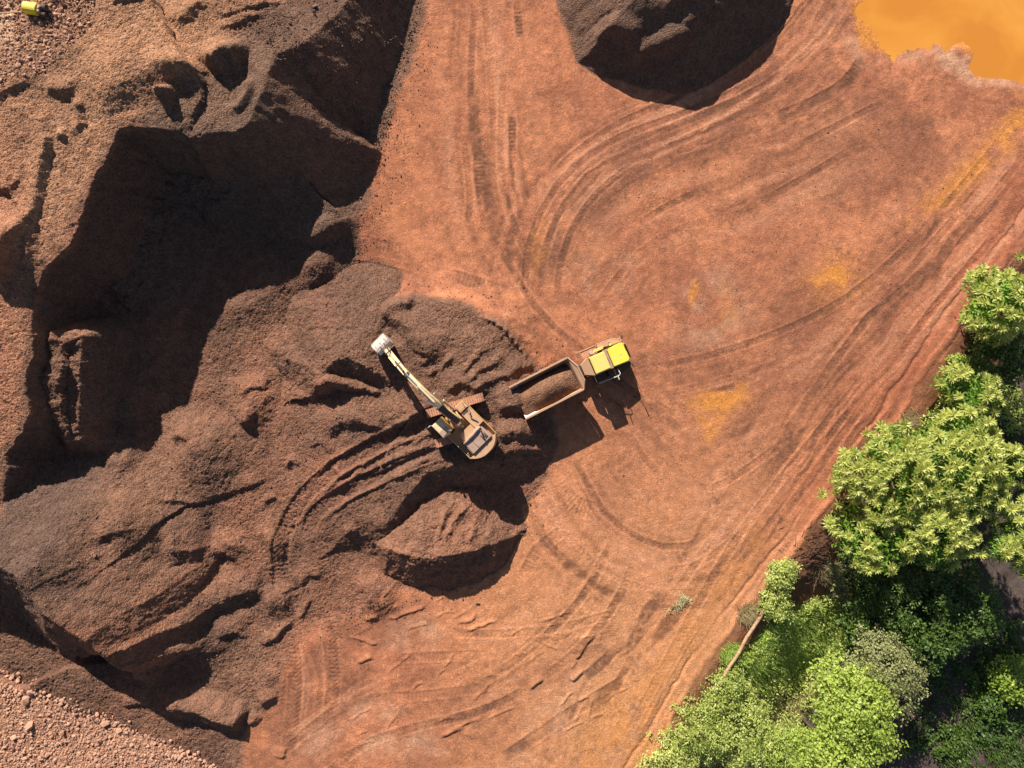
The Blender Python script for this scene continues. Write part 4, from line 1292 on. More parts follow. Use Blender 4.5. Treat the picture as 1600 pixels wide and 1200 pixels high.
    for sg in (-1, 1):
        q = rotpt((2.25, sg * 1.12, 0), CA)
        o = wheel(root, 'wheel', hx + q[0], hy + q[1], .82, .66, M_BLACK, M_YELC)
        o.rotation_euler.z = CA
    # engine deck and mudguards
    body_yel = M_YEL
    # bonnet: falls towards the nose, chamfered front corners
    bn = MB()
    ft = [(2.12, -.80), (3.65, -.84), (3.84, -.70), (3.84, .70), (3.65, .84), (2.12, .80)]
    bt = [(2.16, -.74), (3.50, -.78), (3.66, -.64), (3.66, .64), (3.50, .78), (2.16, .74)]
    bn.hull(ft, 1.3, [2.62, 2.36, 2.32, 2.32, 2.36, 2.62], top=bt)
    bon = fp(bn, 'bonnet', body_yel, bevel=.06)
    MB().box(3.85, 3.88, -.58, .58, 1.45, 2.1).build('radiator_grille', M_DARK, bon)
    MB().box(3.0, 3.14, -.06, .06, 2.425, 2.47).build('bonnet_latch', M_YELC, bon, .01)
    for sg in (-1, 1):
        MB().box(3.853, 3.893, sg * .62 - .09, sg * .62 + .09, 1.2, 1.38).build('headlight', M_WHITE, bon, .01)
    # cab
    cb = MB().hull([(.42, -.74), (1.92, -.74), (1.92, .74), (.42, .74)], 1.45, 3.2, top=[(.48, -.70), (1.72, -.70), (1.72, .70), (.48, .70)])
    cab = fp(cb, 'cab', M_YELC, bevel=.04)
    MB().hull([(.38, -.74), (1.80, -.74), (1.80, .74), (.38, .74)], 3.205, 3.36, top=[(.46, -.68), (1.72, -.68), (1.72, .68), (.46, .68)]).build('cab_roof', M_YELC, cab, .05)
    MB().add([(1.935, -.66, 2.15), (1.935, .66, 2.15), (1.76, .64, 3.1), (1.76, -.64, 3.1)], [(0, 1, 2, 3)]).build('windscreen', M_GLASS, cab)
    for sg in (-1, 1):
        MB().add([(.6, sg * .752, 2.1), (1.75, sg * .752, 2.1), (1.65, sg * .728, 3.05), (.62, sg * .728, 3.05)], [(0, 1, 2, 3)]).build('side_window', M_GLASS, cab)
    MB().add([(.43, -.6, 2.2), (.43, .6, 2.2), (.468, .58, 3.05), (.468, -.58, 3.05)], [(0, 1, 2, 3)]).build('rear_window', M_GLASS, cab)
    MB().tube([(1.98, -.3, 2.2), (1.86, .12, 2.85)], .018, 6).build('wiper', M_DARK, cab)
    # scuttle between cab and bonnet
    fp(MB().hull([(1.80, -.8), (2.12, -.8), (2.12, .8), (1.80, .8)], 1.4, [2.25, 2.4, 2.4, 2.25]), 'scuttle_panel', M_DUSTY, bevel=.02)
    # rear guard behind the cab
    rg = MB().hull([(-.38, -.42), (.38, -.78), (.38, .78), (-.38, .42)], 1.4, [2.25, 2.7, 2.7, 2.25])
    fp(rg, 'rear_engine_shield', M_BED, bevel=.03)
    # left side: mudguard, platform, steps
    lf = MB().hull([(1.55, .84), (2.0, 1.0), (3.7, .84), (3.72, 1.12), (2.95, 1.42), (1.55, 1.46)], 1.72, 1.82)
    g = fp(lf, 'mudguard', M_BED, bevel=.02)
    MB().tube([(1.6, 1.42, 1.85), (1.6, 1.42, 2.2), (2.9, 1.38, 2.2), (3.6, 1.06, 2.0)], .03, 6).build('guard_rail', M_BED, g)
    st = MB().box(.1, 1.52, .80, 1.36, 1.22, 1.28)
    g = fp(st, 'access_platform', M_TRACK)
    MB().box(.02, 1.5, 1.36, 1.46, 1.2, 1.34).build('platform_edge', M_BED, g, .01)
    for k in range(3):
        MB().box(-.32, .02, 1.0 + .14 * k, 1.07 + .14 * k, 1.24, 1.29).build('step_bar', M_DARK, g)
    MB().tube([(-.3, 1.44, 1.25), (.1, 1.44, 1.25)], .03, 6).build('step_rail', M_BED, g)
    eb = MB().hull([(1.0, .86), (1.95, .88), (2.1, 1.12), (1.15, 1.14)], 1.83, 2.16)
    fp(eb, 'air_cleaner_box', M_YELC, bevel=.04)
    fp(MB().tube([(.9, 1.0, 1.3), (.9, 1.0, 1.95)], .15, 14), 'canister', M_BRIGHT)
    fp(MB().tube([(2.35, .9, 1.84), (2.35, .9, 2.5), (2.2, .9, 2.62)], .06, 10), 'exhaust_pipe', M_DARK)
    fp(MB().box(2.55, 2.75, .9, 1.2, 1.83, 2.05), 'lamp_box', M_YELC, bevel=.02)
    # right side: mudguard and mirror frame
    rf = MB().hull([(1.55, -1.46), (2.95, -1.42), (3.72, -1.12), (3.7, -.84), (1.55, -.84)], 1.72, 1.82)
    g = fp(rf, 'mudguard', M_DARK, bevel=.02)
    MB().tube([(.5, -1.48, 1.9), (1.3, -1.5, 2.0), (2.25, -1.52, 2.35), (2.42, -1.42, 2.35), (2.42, -1.05, 2.2), (2.42, -1.0, 1.8)], .035, 8).build('guard_rail', M_WHITE, g)
    mr = MB().tube([(2.2, -1.45, 2.3), (2.1, -1.68, 2.5)], .02, 6).box(2.06, 2.12, -1.80, -1.58, 2.35, 2.75)
    mr.build('mirror', M_WHITE, g)
    fp(MB().box(.2, 1.5, -1.38, -.8, 1.2, 1.5), 'battery_box', M_DARK, bevel=.02)
    for (xx, yy) in ((3.55, 1.0), (3.5, -1.02)):
        fp(MB().tube([(xx, yy, 1.8), (xx + .15, yy * 1.18, 2.75)], .018, 6).box(xx + .1, xx + .2, yy * 1.18 - .14, yy * 1.18 + .14, 2.6, 2.95), 'front_mirror', M_DARK)
    # gravel load: its own heap lying in the body
    nx, ny = 46, 26
    vs = []; fs = []
    for j in range(ny):
        for i in range(nx):
            u = i / (nx - 1); v = j / (ny - 1) * 2 - 1
            xx = xr + .12 + (xf - xr - .42) * u
            wv = 1.36 - .04 * math.sin(u * 9)
            yy = wv * v
            z = 2.34 + .66 * (1 - v * v * .9) * math.sin(math.pi * (0.06 + .86 * u)) ** .8 + .22 * math.exp(-((u - .62) / .22) ** 2 - (v + .1) ** 2 * 3) + .05 * mnoise.noise(Vector((xx * 2, yy * 2, 1))) + .035 * mnoise.noise(Vector((xx * 8, yy * 8, 3)))
            z -= .75 * max(0, v - .1) ** 1.2
            vs.append((xx, yy, z))
    for j in range(ny - 1):
        for i in range(nx - 1):
            a = j * nx + i
            fs.append((a, a + 1, a + 1 + nx, a + nx))
    co = np.array(vs); n = len(co)
    bnd = [j * nx for j in range(ny)]
    o = np_mesh('gravel_load', co, np.array(fs), M_GROUND, True, {'tint': ('FLOAT_COLOR', np.tile([0.19, .096, .058, 1], (n, 1))), 'stones': ('FLOAT', np.ones(n))})
    o.location = (bx, by, 0); o.rotation_euler.z = BA
    tag(o, 'heap of brown gravel loaded in the dump truck body', 'gravel load')
    return root


make_truck()


# ------------------------------------------------------------------ yellow machine and bar on the plateau, top left
def surf(px, py, z0=6.0):
    """point on the ground seen at this photo pixel"""
    z = z0
    for _ in range(12):
        x, y = P(px, py, z); z = 0.5 * z + 0.5 * gz(x, y)
    x, y = P(px, py, z)
    return x, y, gz(x, y)


x, y, z = surf(62, 18, 7)
mroot = empty('site_pump', (x, y, z), math.radians(-9), 'small yellow machine with a rounded cover and dark engine at the top left', 'machine')
cov = MB()
prof = [(-.42 * 1, .1)] + [(.42 * math.cos(a), .42 + .30 * math.sin(a)) for a in np.linspace(math.pi, 0, 11)] + [(.42, .1)]
vs = [(-.95, p[0], p[1]) for p in prof] + [(.12, p[0], p[1]) for p in prof]
n = len(prof)
cov.add(vs, [tuple(range(n)), tuple(range(2 * n - 1, n - 1, -1))] + [(i, n + i, n + (i + 1) % n, (i + 1) % n) for i in range(n)])
cov.build('cover', M_YEL, mroot, .02)
MB().box(-1.0, 1.0, -.36, .36, .02, .12).build('skid', M_DARK, mroot)
MB().box(.14, .4, -.3, .3, .12, .6).build('gearbox', M_DUSTY, mroot, .04)
MB().tube([(.42, .18, .42), (.82, .18, .42)], .25, 14).build('motor', M_DARK, mroot)
MB().tube([(.5, -.32, .3), (.78, -.32, .3)], .2, 14).build('pulley', M_DARK, mroot)
MB().tube([(.2, -.1, .55), (.45, .1, .66), (.6, .2, .6)], .05, 8).build('pipe', M_LOG, mroot)
x, y, z = surf(12, 23, 7)
b = MB().box(-1.6, 1.1, -.05, .05, .25, .33).box(-1.55, -1.45, -.05, .05, 0, .25).box(.9, 1.0, -.05, .05, 0, .25).build('steel_bar', M_LOG, None, .01)
b.location = (x, y, z); b.rotation_euler.z = math.radians(3)
tag(b, 'thin brown bar lying on low feet, left of the small yellow machine', 'bar')

# ------------------------------------------------------------------ pole beside the track
p1 = surf(1207, 926, 0); p2 = surf(1124, 1058, -.3)
L = math.hypot(p1[0] - p2[0], p1[1] - p2[1])
lg = MB()
pts = []; rs = []
for k in range(13):
    t = k / 12
    pts.append((L * t, .05 * math.sin(k * 1.3), .30 + .03 * math.sin(k * 2.1))); rs.append(.15 + .02 * t)
lg.tube(pts, rs, 12)
logo = lg.build('wooden_pole', M_LOG, None, smooth_shade=True)
logo.location = (p2[0], p2[1], max(p1[2], p2[2]) - .02)
logo.rotation_euler = (0, 0, math.atan2(p1[1] - p2[1], p1[0] - p2[0]))
tag(logo, 'long weathered wooden pole lying in the grass along the track edge', 'pole')


# ------------------------------------------------------------------ vegetation
def leaf_geo(L, W, segs=3, fold=0.25, droop=0.3):
    """a leaf along +x, folded along the midrib, drooping at the tip"""
    vs = []; fs = []
    for i in range(segs + 1):
        t = i / segs
        w = W * (0.18 + 1.0 * math.sin(math.pi * min(1, (t * .86 + .08))) ** .8) * (1 if i < segs else .35) / 2
        x = L * t * (1 - .12 * droop * t); z = -droop * L * t * t
        vs += [(x, -w, z + fold * w), (x, 0, z), (x, w, z + fold * w)]
    for i in range(segs):
        a = i * 3
        fs += [(a, a + 3, a + 4, a + 1), (a + 1, a + 4, a + 5, a + 2)]
    return np.array(vs), fs


def rot_m(yaw, pitch, roll=0.0):
    return np.array(Matrix.Rotation(yaw, 3, 'Z') @ Matrix.Rotation(-pitch, 3, 'Y') @ Matrix.Rotation(roll, 3, 'X'))


def rosette_mesh(seed, R=.72):
    r = random.Random(seed)
    vs = []; fs = []; shade = []
    nl = r.randint(22, 27)
    for k in range(nl):
        ring = k / nl
        L = R * (1.0 - .38 * ring) * r.uniform(.88, 1.1)
        v, f = leaf_geo(L, .125 * R / .72 * r.uniform(.9, 1.15), 3, .35, r.uniform(.12, .42) * (1 - ring * .6))
        M = rot_m(k * 2.399 + r.uniform(-.15, .15), .12 + ring * 1.05 + r.uniform(-.1, .1), r.uniform(-.3, .3))
        v = v @ M.T + np.array([0, 0, .05 + .12 * ring])
        o = len(vs)
        vs += [tuple(p) for p in v]; fs += [tuple(i + o for i in q) for q in f]
        shade += [min(1, .15 + .75 * ring + r.uniform(0, .2))] * len(v)
    me = bpy.data.meshes.new('leaf_rosette')
    me.from_pydata(vs, [], fs)
    a = me.attributes.new('shade', 'FLOAT', 'POINT'); a.data.foreach_set('value', shade)
    me.materials.append(M_ROS)
    return me


ROSES = [rosette_mesh(s) for s in range(5)]
DIRS = {}


def leaf_cloud(name, centers, normals, n, L, W, mat, parent, spread, seed, segs=2, updir=1.5, tag_stuff=True):
    """n leaves scattered round clump centres, one mesh"""
    r = np.random.default_rng(seed)
    v0, f0 = leaf_geo(1.0, W / L, segs, .3, .35)
    nv = len(v0)
    ci = r.integers(0, len(centers), n)
    pos = centers[ci] + r.normal(0, 1, (n, 3)) * spread * np.array([1, 1, .75])
    d = normals[ci] * .9 + r.normal(0, .75, (n, 3)) + np.array([0, 0, updir * .5])
    d /= np.linalg.norm(d, axis=1)[:, None] + 1e-9
    # leaf lies roughly across the outward direction: x axis random tangent leaning outward
    t = r.normal(0, 1, (n, 3)); t -= (t * d).sum(1)[:, None] * d
    t /= np.linalg.norm(t, axis=1)[:, None] + 1e-9
    xax = t * .88 + d * .35; xax /= np.linalg.norm(xax, axis=1)[:, None]
    yax = np.cross(d, xax); yax /= np.linalg.norm(yax, axis=1)[:, None] + 1e-9
    zax = np.cross(xax, yax)
    sc = L * r.uniform(.65, 1.25, n)
    B = np.stack([xax, yax, zax], 2)              # columns
    V = np.einsum('nij,kj->nki', B, v0) * sc[:, None, None] + pos[:, None, :]
    F = (np.array(f0)[None] + (np.arange(n) * nv)[:, None, None]).reshape(-1, 4)
    clump = r.uniform(0, .6, len(centers))
    sh = np.repeat(np.clip(clump[ci] + r.uniform(0, .45, n), 0, 1), nv)
    o = np_mesh(name, V.reshape(-1, 3), F, mat, True, {'shade': ('FLOAT', sh)}, parent)
    if tag_stuff: o['kind'] = 'stuff'
    return o


def lobes(px, py, rpx, ztop, zb, n, seed, flat=.7):
    """random overlapping lobes that make up a crown, local coordinates round the trunk foot"""
    r = random.Random(seed)
    R = rpx / PPM * (CAMH - ztop) / CAMH
    out = [(R * r.uniform(-.15, .15), R * r.uniform(-.15, .15), ztop - R * flat, R * .62)]
    for k in range(n):
        a = k * 2.399 + r.uniform(-.4, .4); q = R * r.uniform(.40, .80)
        rr_ = R * r.uniform(.26, .5)
        out.append((q * math.cos(a), q * math.sin(a), ztop - R * flat - r.uniform(-.05, .45) * R * flat, rr_))
    return out


def lobe_points(lb, n, seed, lower=-.25, fill=.25):
    r = np.random.default_rng(seed)
    w = np.array([l[3] ** 2 for l in lb]); w /= w.sum()
    pts = []; nor = []
    while len(pts) < n:
        k = r.choice(len(lb), p=w); l = lb[k]
        d = r.normal(0, 1, 3); d /= np.linalg.norm(d)
        if d[2] < lower: continue
        rad = l[3] * (1 - fill * r.random() ** 2)
        p = np.array(l[:3]) + d * rad * np.array([1, 1, .8])
        if any(np.linalg.norm((p - np.array(m[:3])) / np.array([1, 1, .8])) < m[3] * .78 for i, m in enumerate(lb) if i != k): continue
        pts.append(p); nor.append(d)
    return np.array(pts), np.array(nor)


def trunk_and_limbs(root, lb, zb, r0, seed):
    r = random.Random(seed)
    ztop = lb[0][2] + zb * 0
    t = MB().tube([(0, 0, -.3), (.1, .05, ztop * .35), (-.05, .1, ztop * .8), (lb[0][0], lb[0][1], ztop + lb[0][3] * .3)], [r0, r0 * .8, r0 * .6, r0 * .2], 10)
    t.build('trunk', M_BARK, root, smooth_shade=True)
    for l in lb[1:]:
        b = MB().tube([(0, .05, ztop * r.uniform(.4, .7)), (l[0] * .5, l[1] * .5, l[2] * .75 + .25 * ztop * .5), (l[0], l[1], l[2])], [r0 * .45, r0 * .32, r0 * .12], 7)
        b.build('branch', M_BARK, root, smooth_shade=True)


def rosette_tree(px, py, rpx, ztop, nros, nfill, label, seed, nl=6, extra=(), flat=.62):
    x, y = P(px, py, ztop - 1.0)
    zb = gz(x, y)
    root = empty('tree', (x, y, zb), 0, label, 'tree', 'rosette leaved trees beside the track')
    lb = lobes(px, py, rpx, ztop - zb, zb, nl, seed, flat)
    trunk_and_limbs(root, lb, zb, .26, seed)
    cen, nor = lobe_points(lb, nfill // 26, seed + 1, -.5, .5)
    leaf_cloud('crown', cen * np.array([.92, .92, .92]), nor, nfill, .30, .13, M_FILL, root, .32, seed + 2)
    pts, nn = lobe_points(lb, nros, seed + 3, -.05, .05)
    r = random.Random(seed)
    ex = [(np.array([*(np.array(P(q[0], q[1], q[2])) - np.array([x, y])), q[2] - zb]), np.array([0, 0, 1.0])) for q in extra]
    for i, (p, d) in enumerate(list(zip(pts, nn)) + ex):
        o = bpy.data.objects.new('leaf_rosette', r.choice(ROSES))
        C.objects.link(o); o.parent = root
        o.location = tuple(p + d * .12)
        up = Vector((d[0] * .5, d[1] * .5, abs(d[2]) + .9)).normalized()
        q = Vector((0, 0, 1)).rotation_difference(up)
        o.rotation_mode = 'QUATERNION'
        o.rotation_quaternion = q @ Matrix.Rotation(r.uniform(0, 6.28), 3, 'Z').to_quaternion()
        s = r.uniform(.62, 1.12) if i < len(pts) else r.uniform(.75, .95)
        o.scale = (s, s, s)
        if i >= len(pts):                          # the twig that carries an outlying rosette
            near = min(lb, key=lambda l: np.linalg.norm(np.array(l[:3]) - p))
            MB().tube([near[:3], tuple(0.5 * np.array(near[:3]) + .5 * p - np.array([0, 0, .35])), tuple(p)], [.07, .05, .03], 6).build('branch', M_BARK, root, smooth_shade=True)
    return root


rosette_tree(1588, 478, 70, 6.2, 90, 4200, 'rosette leaved tree at the right edge, highest up the track', 11, 5, extra=[(1528, 466, 3.4), (1590, 402, 3.8), (1540, 450, 3.6), (1535, 500, 3.0)])
rosette_tree(1530, 626, 54, 4.2, 52, 2400, 'small tree of yellow green rosettes between the right edge tree and the big pair', 12, 4, extra=[(1500, 640, 1.6), (1510, 660, 1.4)])
rosette_tree(1424, 754, 84, 6.6, 165, 5200, 'big rosette leaved tree nearest the red track, loose shoots reaching over it', 13, 8,
             extra=[(1352, 677, 2.6), (1330, 704, 2.4), (1350, 703, 2.8), (1322, 722, 2.2), (1318, 745, 2.2), (1283, 771, 1.8), (1304, 768, 2.0), (1308, 787, 2.2), (1296, 822, 1.6), (1375, 690, 3.0), (1340, 812, 2.4), (1362, 812, 2.8)])
rosette_tree(1532, 742, 108, 7.6, 220, 6000, 'widest rosette leaved tree, cut by the right edge of the picture', 14, 9, extra=[(1440, 850, 3.2), (1480, 860, 3.0), (1530, 865, 3.2), (1560, 870, 3.0)])
rosette_tree(1478, 838, 66, 6.0, 84, 3400, 'rosette leaved tree directly above the large dark tree, beside the widest one', 18, 6)
rosette_tree(1646, 846, 84, 7.2, 110, 3400, 'rosette leaved tree of which only the left edge shows, above the shaded lower road', 16, 6)
rosette_tree(1384, 842, 68, 4.8, 66, 3000, 'lower rosette leaved tree with the dark tree just beneath it', 15, 5, extra=[(1335, 870, 1.5), (1350, 885, 1.4), (1385, 890, 1.5)])


def leafy(name, cat, px, py, rpx, ztop, n, L, W, mat, label, seed, nl=6, flat=.6, group=None, stem=.16, spread=.26, per=22, lower=-.35):
    x, y = P(px, py, ztop - .8)
    zb = gz(x, y)
    root = empty(name, (x, y, zb), 0, label, cat, group)
    lb = lobes(px, py, rpx, max(ztop - zb, .7), zb, nl, seed, flat)
    trunk_and_limbs(root, lb, zb, stem, seed)
    cen, nor = lobe_points(lb, max(20, n // per), seed + 1, lower, .45)
    rj = np.random.default_rng(seed)
    cen = cen + nor * np.abs(rj.normal(0, .30 * rpx / PPM * .5, (len(cen), 1))) + rj.normal(0, .12, cen.shape)
    leaf_cloud('crown', cen, nor, n, L, W, mat, root, spread, seed + 2)
    return root


GT = 'broad leaved trees below the track'
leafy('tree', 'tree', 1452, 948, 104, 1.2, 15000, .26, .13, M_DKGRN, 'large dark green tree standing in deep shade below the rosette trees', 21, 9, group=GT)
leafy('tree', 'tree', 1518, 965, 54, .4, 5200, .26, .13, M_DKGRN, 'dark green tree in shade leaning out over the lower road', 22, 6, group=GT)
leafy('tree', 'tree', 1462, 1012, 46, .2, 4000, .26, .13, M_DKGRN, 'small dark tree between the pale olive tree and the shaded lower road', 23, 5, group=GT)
leafy('tree', 'tree', 1390, 1055, 62, 2.0, 9500, .19, .10, M_PALE, 'pale greyish olive tree with small leaves beside the shaded lower road', 24, 8, group=GT, spread=.2)
leafy('tree', 'tree', 1342, 1122, 70, 3.2, 9500, .27, .15, M_BRGRN, 'bright green broad leaved tree left of the shaded lower road', 25, 8, group=GT)
leafy('tree', 'tree', 1312, 1190, 60, 3.0, 7000, .27, .15, M_BRGRN, 'bright green tree cut by the bottom edge of the picture', 26, 6, group=GT)
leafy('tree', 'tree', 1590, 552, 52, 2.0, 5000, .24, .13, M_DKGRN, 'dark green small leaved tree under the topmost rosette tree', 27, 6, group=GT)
GS = 'shrubs along the track edge'
leafy('shrub', 'shrub', 1092, 1140, 56, 1.4, 7500, .22, .09, M_LIME, 'yellow green shrub nearest the orange track at the bottom', 31, 7, group=GS, stem=.07, spread=.22)
leafy('shrub', 'shrub', 1050, 1185, 46, 1.2, 5200, .22, .09, M_LIME, 'yellow green shrub cut by the bottom edge beside the orange track', 32, 6, group=GS, stem=.07, spread=.24)
leafy('shrub', 'shrub', 1165, 1150, 58, 1.2, 7500, .22, .10, M_LIME, 'yellow green shrub between the bright green tree and the one by the track', 33, 7, group=GS, stem=.07)
leafy('shrub', 'shrub', 1232, 1185, 54, .8, 6200, .22, .10, M_BRGRN, 'mid green shrub at the bottom edge left of the bright green trees', 34, 6, group=GS, stem=.07)
leafy('shrub', 'shrub', 1132, 1082, 34, .9, 3200, .20, .09, M_LIME, 'low yellow green shrub at the lower end of the wooden pole', 35, 5, group=GS, stem=.05)
leafy('shrub', 'shrub', 1222, 902, 24, 1.3, 2600, .20, .10, M_LIME, 'yellow green shrub at the upper end of the wooden pole', 36, 5, group=GS, stem=.06, spread=.18)
leafy('shrub', 'shrub', 1206, 945, 24, 1.0, 2400, .20, .10, M_LIME, 'yellow green shrub leaning over the middle of the wooden pole', 37, 5, group=GS, stem=.06, spread=.18)
leafy('shrub', 'shrub', 1493, 566, 13, .9, 700, .20, .11, M_BRGRN, 'smallest green shrub, on bare red soil by the berm', 38, 4, group=GS, stem=.05, spread=.14)
leafy('shrub', 'shrub', 1488, 604, 17, .9, 1100, .22, .12, M_BRGRN, 'small green shrub just above the small rosette tree', 39, 4, group=GS, stem=.05, spread=.16)
leafy('shrub', 'shrub', 1300, 1085, 30, -.4, 2400, .20, .10, M_LIME, 'low shrub left of the pale olive tree', 40, 5, group=GS, stem=.05)
leafy('shrub', 'shrub', 1588, 1060, 38, -2.6, 3200, .24, .13, M_BRGRN, 'green shrub on the far side of the lower road at the right edge', 41, 6, group=GS, stem=.06)
leafy('shrub', 'shrub', 1550, 1105, 26, -4.0, 1400, .26, .14, M_DKGRN, 'low dark shrub beside the shaded lower road', 42, 5, group=GS, stem=.05)
leafy('shrub', 'shrub', 1480, 1165, 34, -4.4, 2000, .24, .13, M_DKGRN, 'dark ground hugging shrub at the bottom on the shaded lower road verge', 43, 5, group=GS, stem=.05)


def blades(name, pts, n, L, W, mat, seed, spread, parent=None, lean=.5, base_z=None):
    """grass: thin bent blades rising from the given foot points"""
    r = np.random.default_rng(seed)
    pts = np.array(pts)
    ci = r.integers(0, len(pts), n)
    foot = pts[ci] + np.concatenate([r.normal(0, spread, (n, 2)), np.zeros((n, 1))], 1)
    if base_z is None:
        foot[:, 2] = [gz(a, b_) for a, b_ in foot[:, :2]]
    a = r.uniform(0, 2 * math.pi, n)
    dirn = np.stack([np.cos(a), np.sin(a)], 1)
    side = np.stack([-np.sin(a), np.cos(a), np.zeros(n)], 1)
    Ls = L * r.uniform(.6, 1.3, n); ln = lean * r.uniform(.5, 1.5, n)
    V = []
    for t, w in ((0, 1), (.45, .8), (.8, .5), (1.0, .05)):
        h = Ls * (t - .45 * np.clip(ln, 0, 1) * t * t); o = Ls * ln * t ** 1.6
        c = foot + np.concatenate([dirn * o[:, None], h[:, None]], 1)
        V += [c - side * W * w / 2, c + side * W * w / 2]
    V = np.stack(V, 1)
    f0 = np.array([(0, 1, 3, 2), (2, 3, 5, 4), (4, 5, 7, 6)])
    F = (f0[None] + (np.arange(n) * 8)[:, None, None]).reshape(-1, 4)
    cl = r.uniform(0, .55, len(pts))
    sh = np.repeat(np.clip(cl[ci] + r.uniform(0, .45, n), 0, 1), 8)
    return np_mesh(name, V.reshape(-1, 3), F, mat, False, {'shade': ('FLOAT', sh)}, parent)


def scatter_poly(pp, n, seed, z=0.0):
    r = random.Random(seed)
    pts = [P(p[0], p[1], z) for p in pp]
    out = []
    x0, x1 = min(p[0] for p in pts), max(p[0] for p in pts); y0, y1 = min(p[1] for p in pts), max(p[1] for p in pts)
    while len(out) < n:
        x, y = r.uniform(x0, x1), r.uniform(y0, y1)
        ins = False
        for k in range(len(pts)):
            a, b_ = pts[k], pts[(k + 1) % len(pts)]
            if (a[1] > y) != (b_[1] > y) and x < (b_[0] - a[0]) * (y - a[1]) / (b_[1] - a[1]) + a[0]: ins = not ins
        if ins: out.append((x, y, 0.0))
    return out




def undergrowth(pp, n, nc, h, L, W, mat, seed, spread=.25):
    """weeds nobody could count: leaves round many low clump centres on the bank"""
    pts = np.array(scatter_poly(pp, nc, seed, -1.5))
    r = np.random.default_rng(seed)
    pts[:, 2] = [gz(a, b_) for a, b_ in pts[:, :2]] + h * r.uniform(.15, 1.0, nc)
    nor = np.tile([0, 0, 1.0], (nc, 1)) + r.normal(0, .3, (nc, 3))
    return leaf_cloud('undergrowth', pts, nor, n, L, W, mat, None, spread, seed + 1)


undergrowth([(1120, 1050), (1180, 985), (1230, 950), (1300, 935), (1345, 980), (1345, 1050), (1300, 1100), (1250, 1210), (1010, 1210), (1060, 1130)], 15000, 700, .7, .22, .09, M_LIME, 301)
undergrowth([(1150, 1020), (1210, 960), (1330, 940), (1350, 1040), (1310, 1090), (1230, 1120), (1140, 1100)], 9000, 420, .6, .24, .10, M_BRGRN, 303)
undergrowth([(1290, 880), (1340, 850), (1400, 900), (1380, 1000), (1330, 980)], 4000, 160, .8, .22, .09, M_PALE, 305)
undergrowth([(1470, 600), (1520, 560), (1640, 600), (1640, 680), (1480, 690), (1380, 700), (1420, 660)], 5000, 220, .7, .24, .11, M_BRGRN, 307)
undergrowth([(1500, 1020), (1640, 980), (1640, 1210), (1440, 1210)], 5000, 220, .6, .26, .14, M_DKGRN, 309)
o = blades('grass', scatter_poly([(1215, 960), (1300, 960), (1350, 1020), (1345, 1050), (1290, 1060), (1230, 1080), (1150, 1090), (1130, 1060), (1180, 1000)], 420, 51, -1.5), 15000, .75, .05, M_GRASS, 52, .22, lean=1.15)
tag(o, kind='stuff')
o = blades('dry_grass', scatter_poly([(1160, 1060), (1270, 1060), (1300, 1110), (1270, 1160), (1200, 1140), (1140, 1100)], 260, 53, -2), 8000, .6, .04, M_STRAW, 54, .25, lean=1.15)
tag(o, kind='stuff')
o = blades('ground_cover', scatter_poly([(1420, 900), (1600, 560), (1700, 560), (1700, 900), (1560, 900), (1440, 1100), (1300, 1260), (1000, 1260), (1100, 1100)], 500, 55, -3), 12000, .5, .06, M_DKGRN, 56, .4, lean=.7)
tag(o, kind='stuff')
o = blades('ground_cover', scatter_poly([(1540, 1010), (1640, 1000), (1640, 1260), (1450, 1260), (1480, 1150)], 260, 57, -5.5), 6000, .55, .09, M_DKGRN, 58, .35, lean=.8)
tag(o, kind='stuff')
GG = 'grass tussocks at the track edge'
for (px, py, rp, n, L, mt, lab, sd) in [
    (1168, 958, 12, 900, .55, M_STRAW, 'tussock of yellowing grass on the track side of the wooden pole', 61),
    (1143, 1022, 14, 1200, .6, M_GRASS, 'green tussock growing over the lower part of the wooden pole', 62),
    (1322, 918, 22, 1600, .9, M_STRAW, 'pale straw coloured tussock under the lower rosette tree', 63),
    (1290, 892, 16, 900, .7, M_STRAW, 'straw tussock beside the heap of dead brushwood', 64),
    (1420, 660, 14, 700, .5, M_STRAW, 'thin dry tussock on the berm above the big rosette tree', 65),
    (1262, 1015, 20, 1800, .8, M_GRASS, 'tall bright grass tussock in the middle of the grassy bank', 66)]:
    x, y, z = surf(px, py, -.5)
    o = blades('grass_tussock', [(x, y, 0)], n, L, .045, mt, sd, rp / PPM * .55, lean=.8)
    tag(o, lab, 'grass tussock', GG)

# dead brushwood on the bank
x, y, z = surf(1272, 862, -.6)
root = empty('brushwood_heap', (x, y, z), 0, 'heap of dead brown brushwood between the track and the lower rosette tree', 'brushwood')
r = random.Random(5)
for q in range(6):
    tw = MB()
    for k in range(34):
        a = r.uniform(0, 6.28); d = abs(r.gauss(0, 1.1)); px_, py_ = d * math.cos(a) * 1.1, d * math.sin(a) * 1.3
        zz = gz(x + px_, y + py_) - z + r.uniform(.02, .5) * max(0, 1 - d / 2.4)
        yaw = r.uniform(-.4, 1.6); L = r.uniform(.5, 1.5); b2 = r.uniform(-.3, .3)
        tw.tube([(px_, py_, zz), (px_ + L * .5 * math.cos(yaw), py_ + L * .5 * math.sin(yaw), zz + r.uniform(.0, .18)), (px_ + L * math.cos(yaw + b2), py_ + L * math.sin(yaw + b2), zz - r.uniform(0, .1))], [.028, .02, .008], 4, False)
    tag(tw.build('branch', M_TWIG, root), kind='stuff')

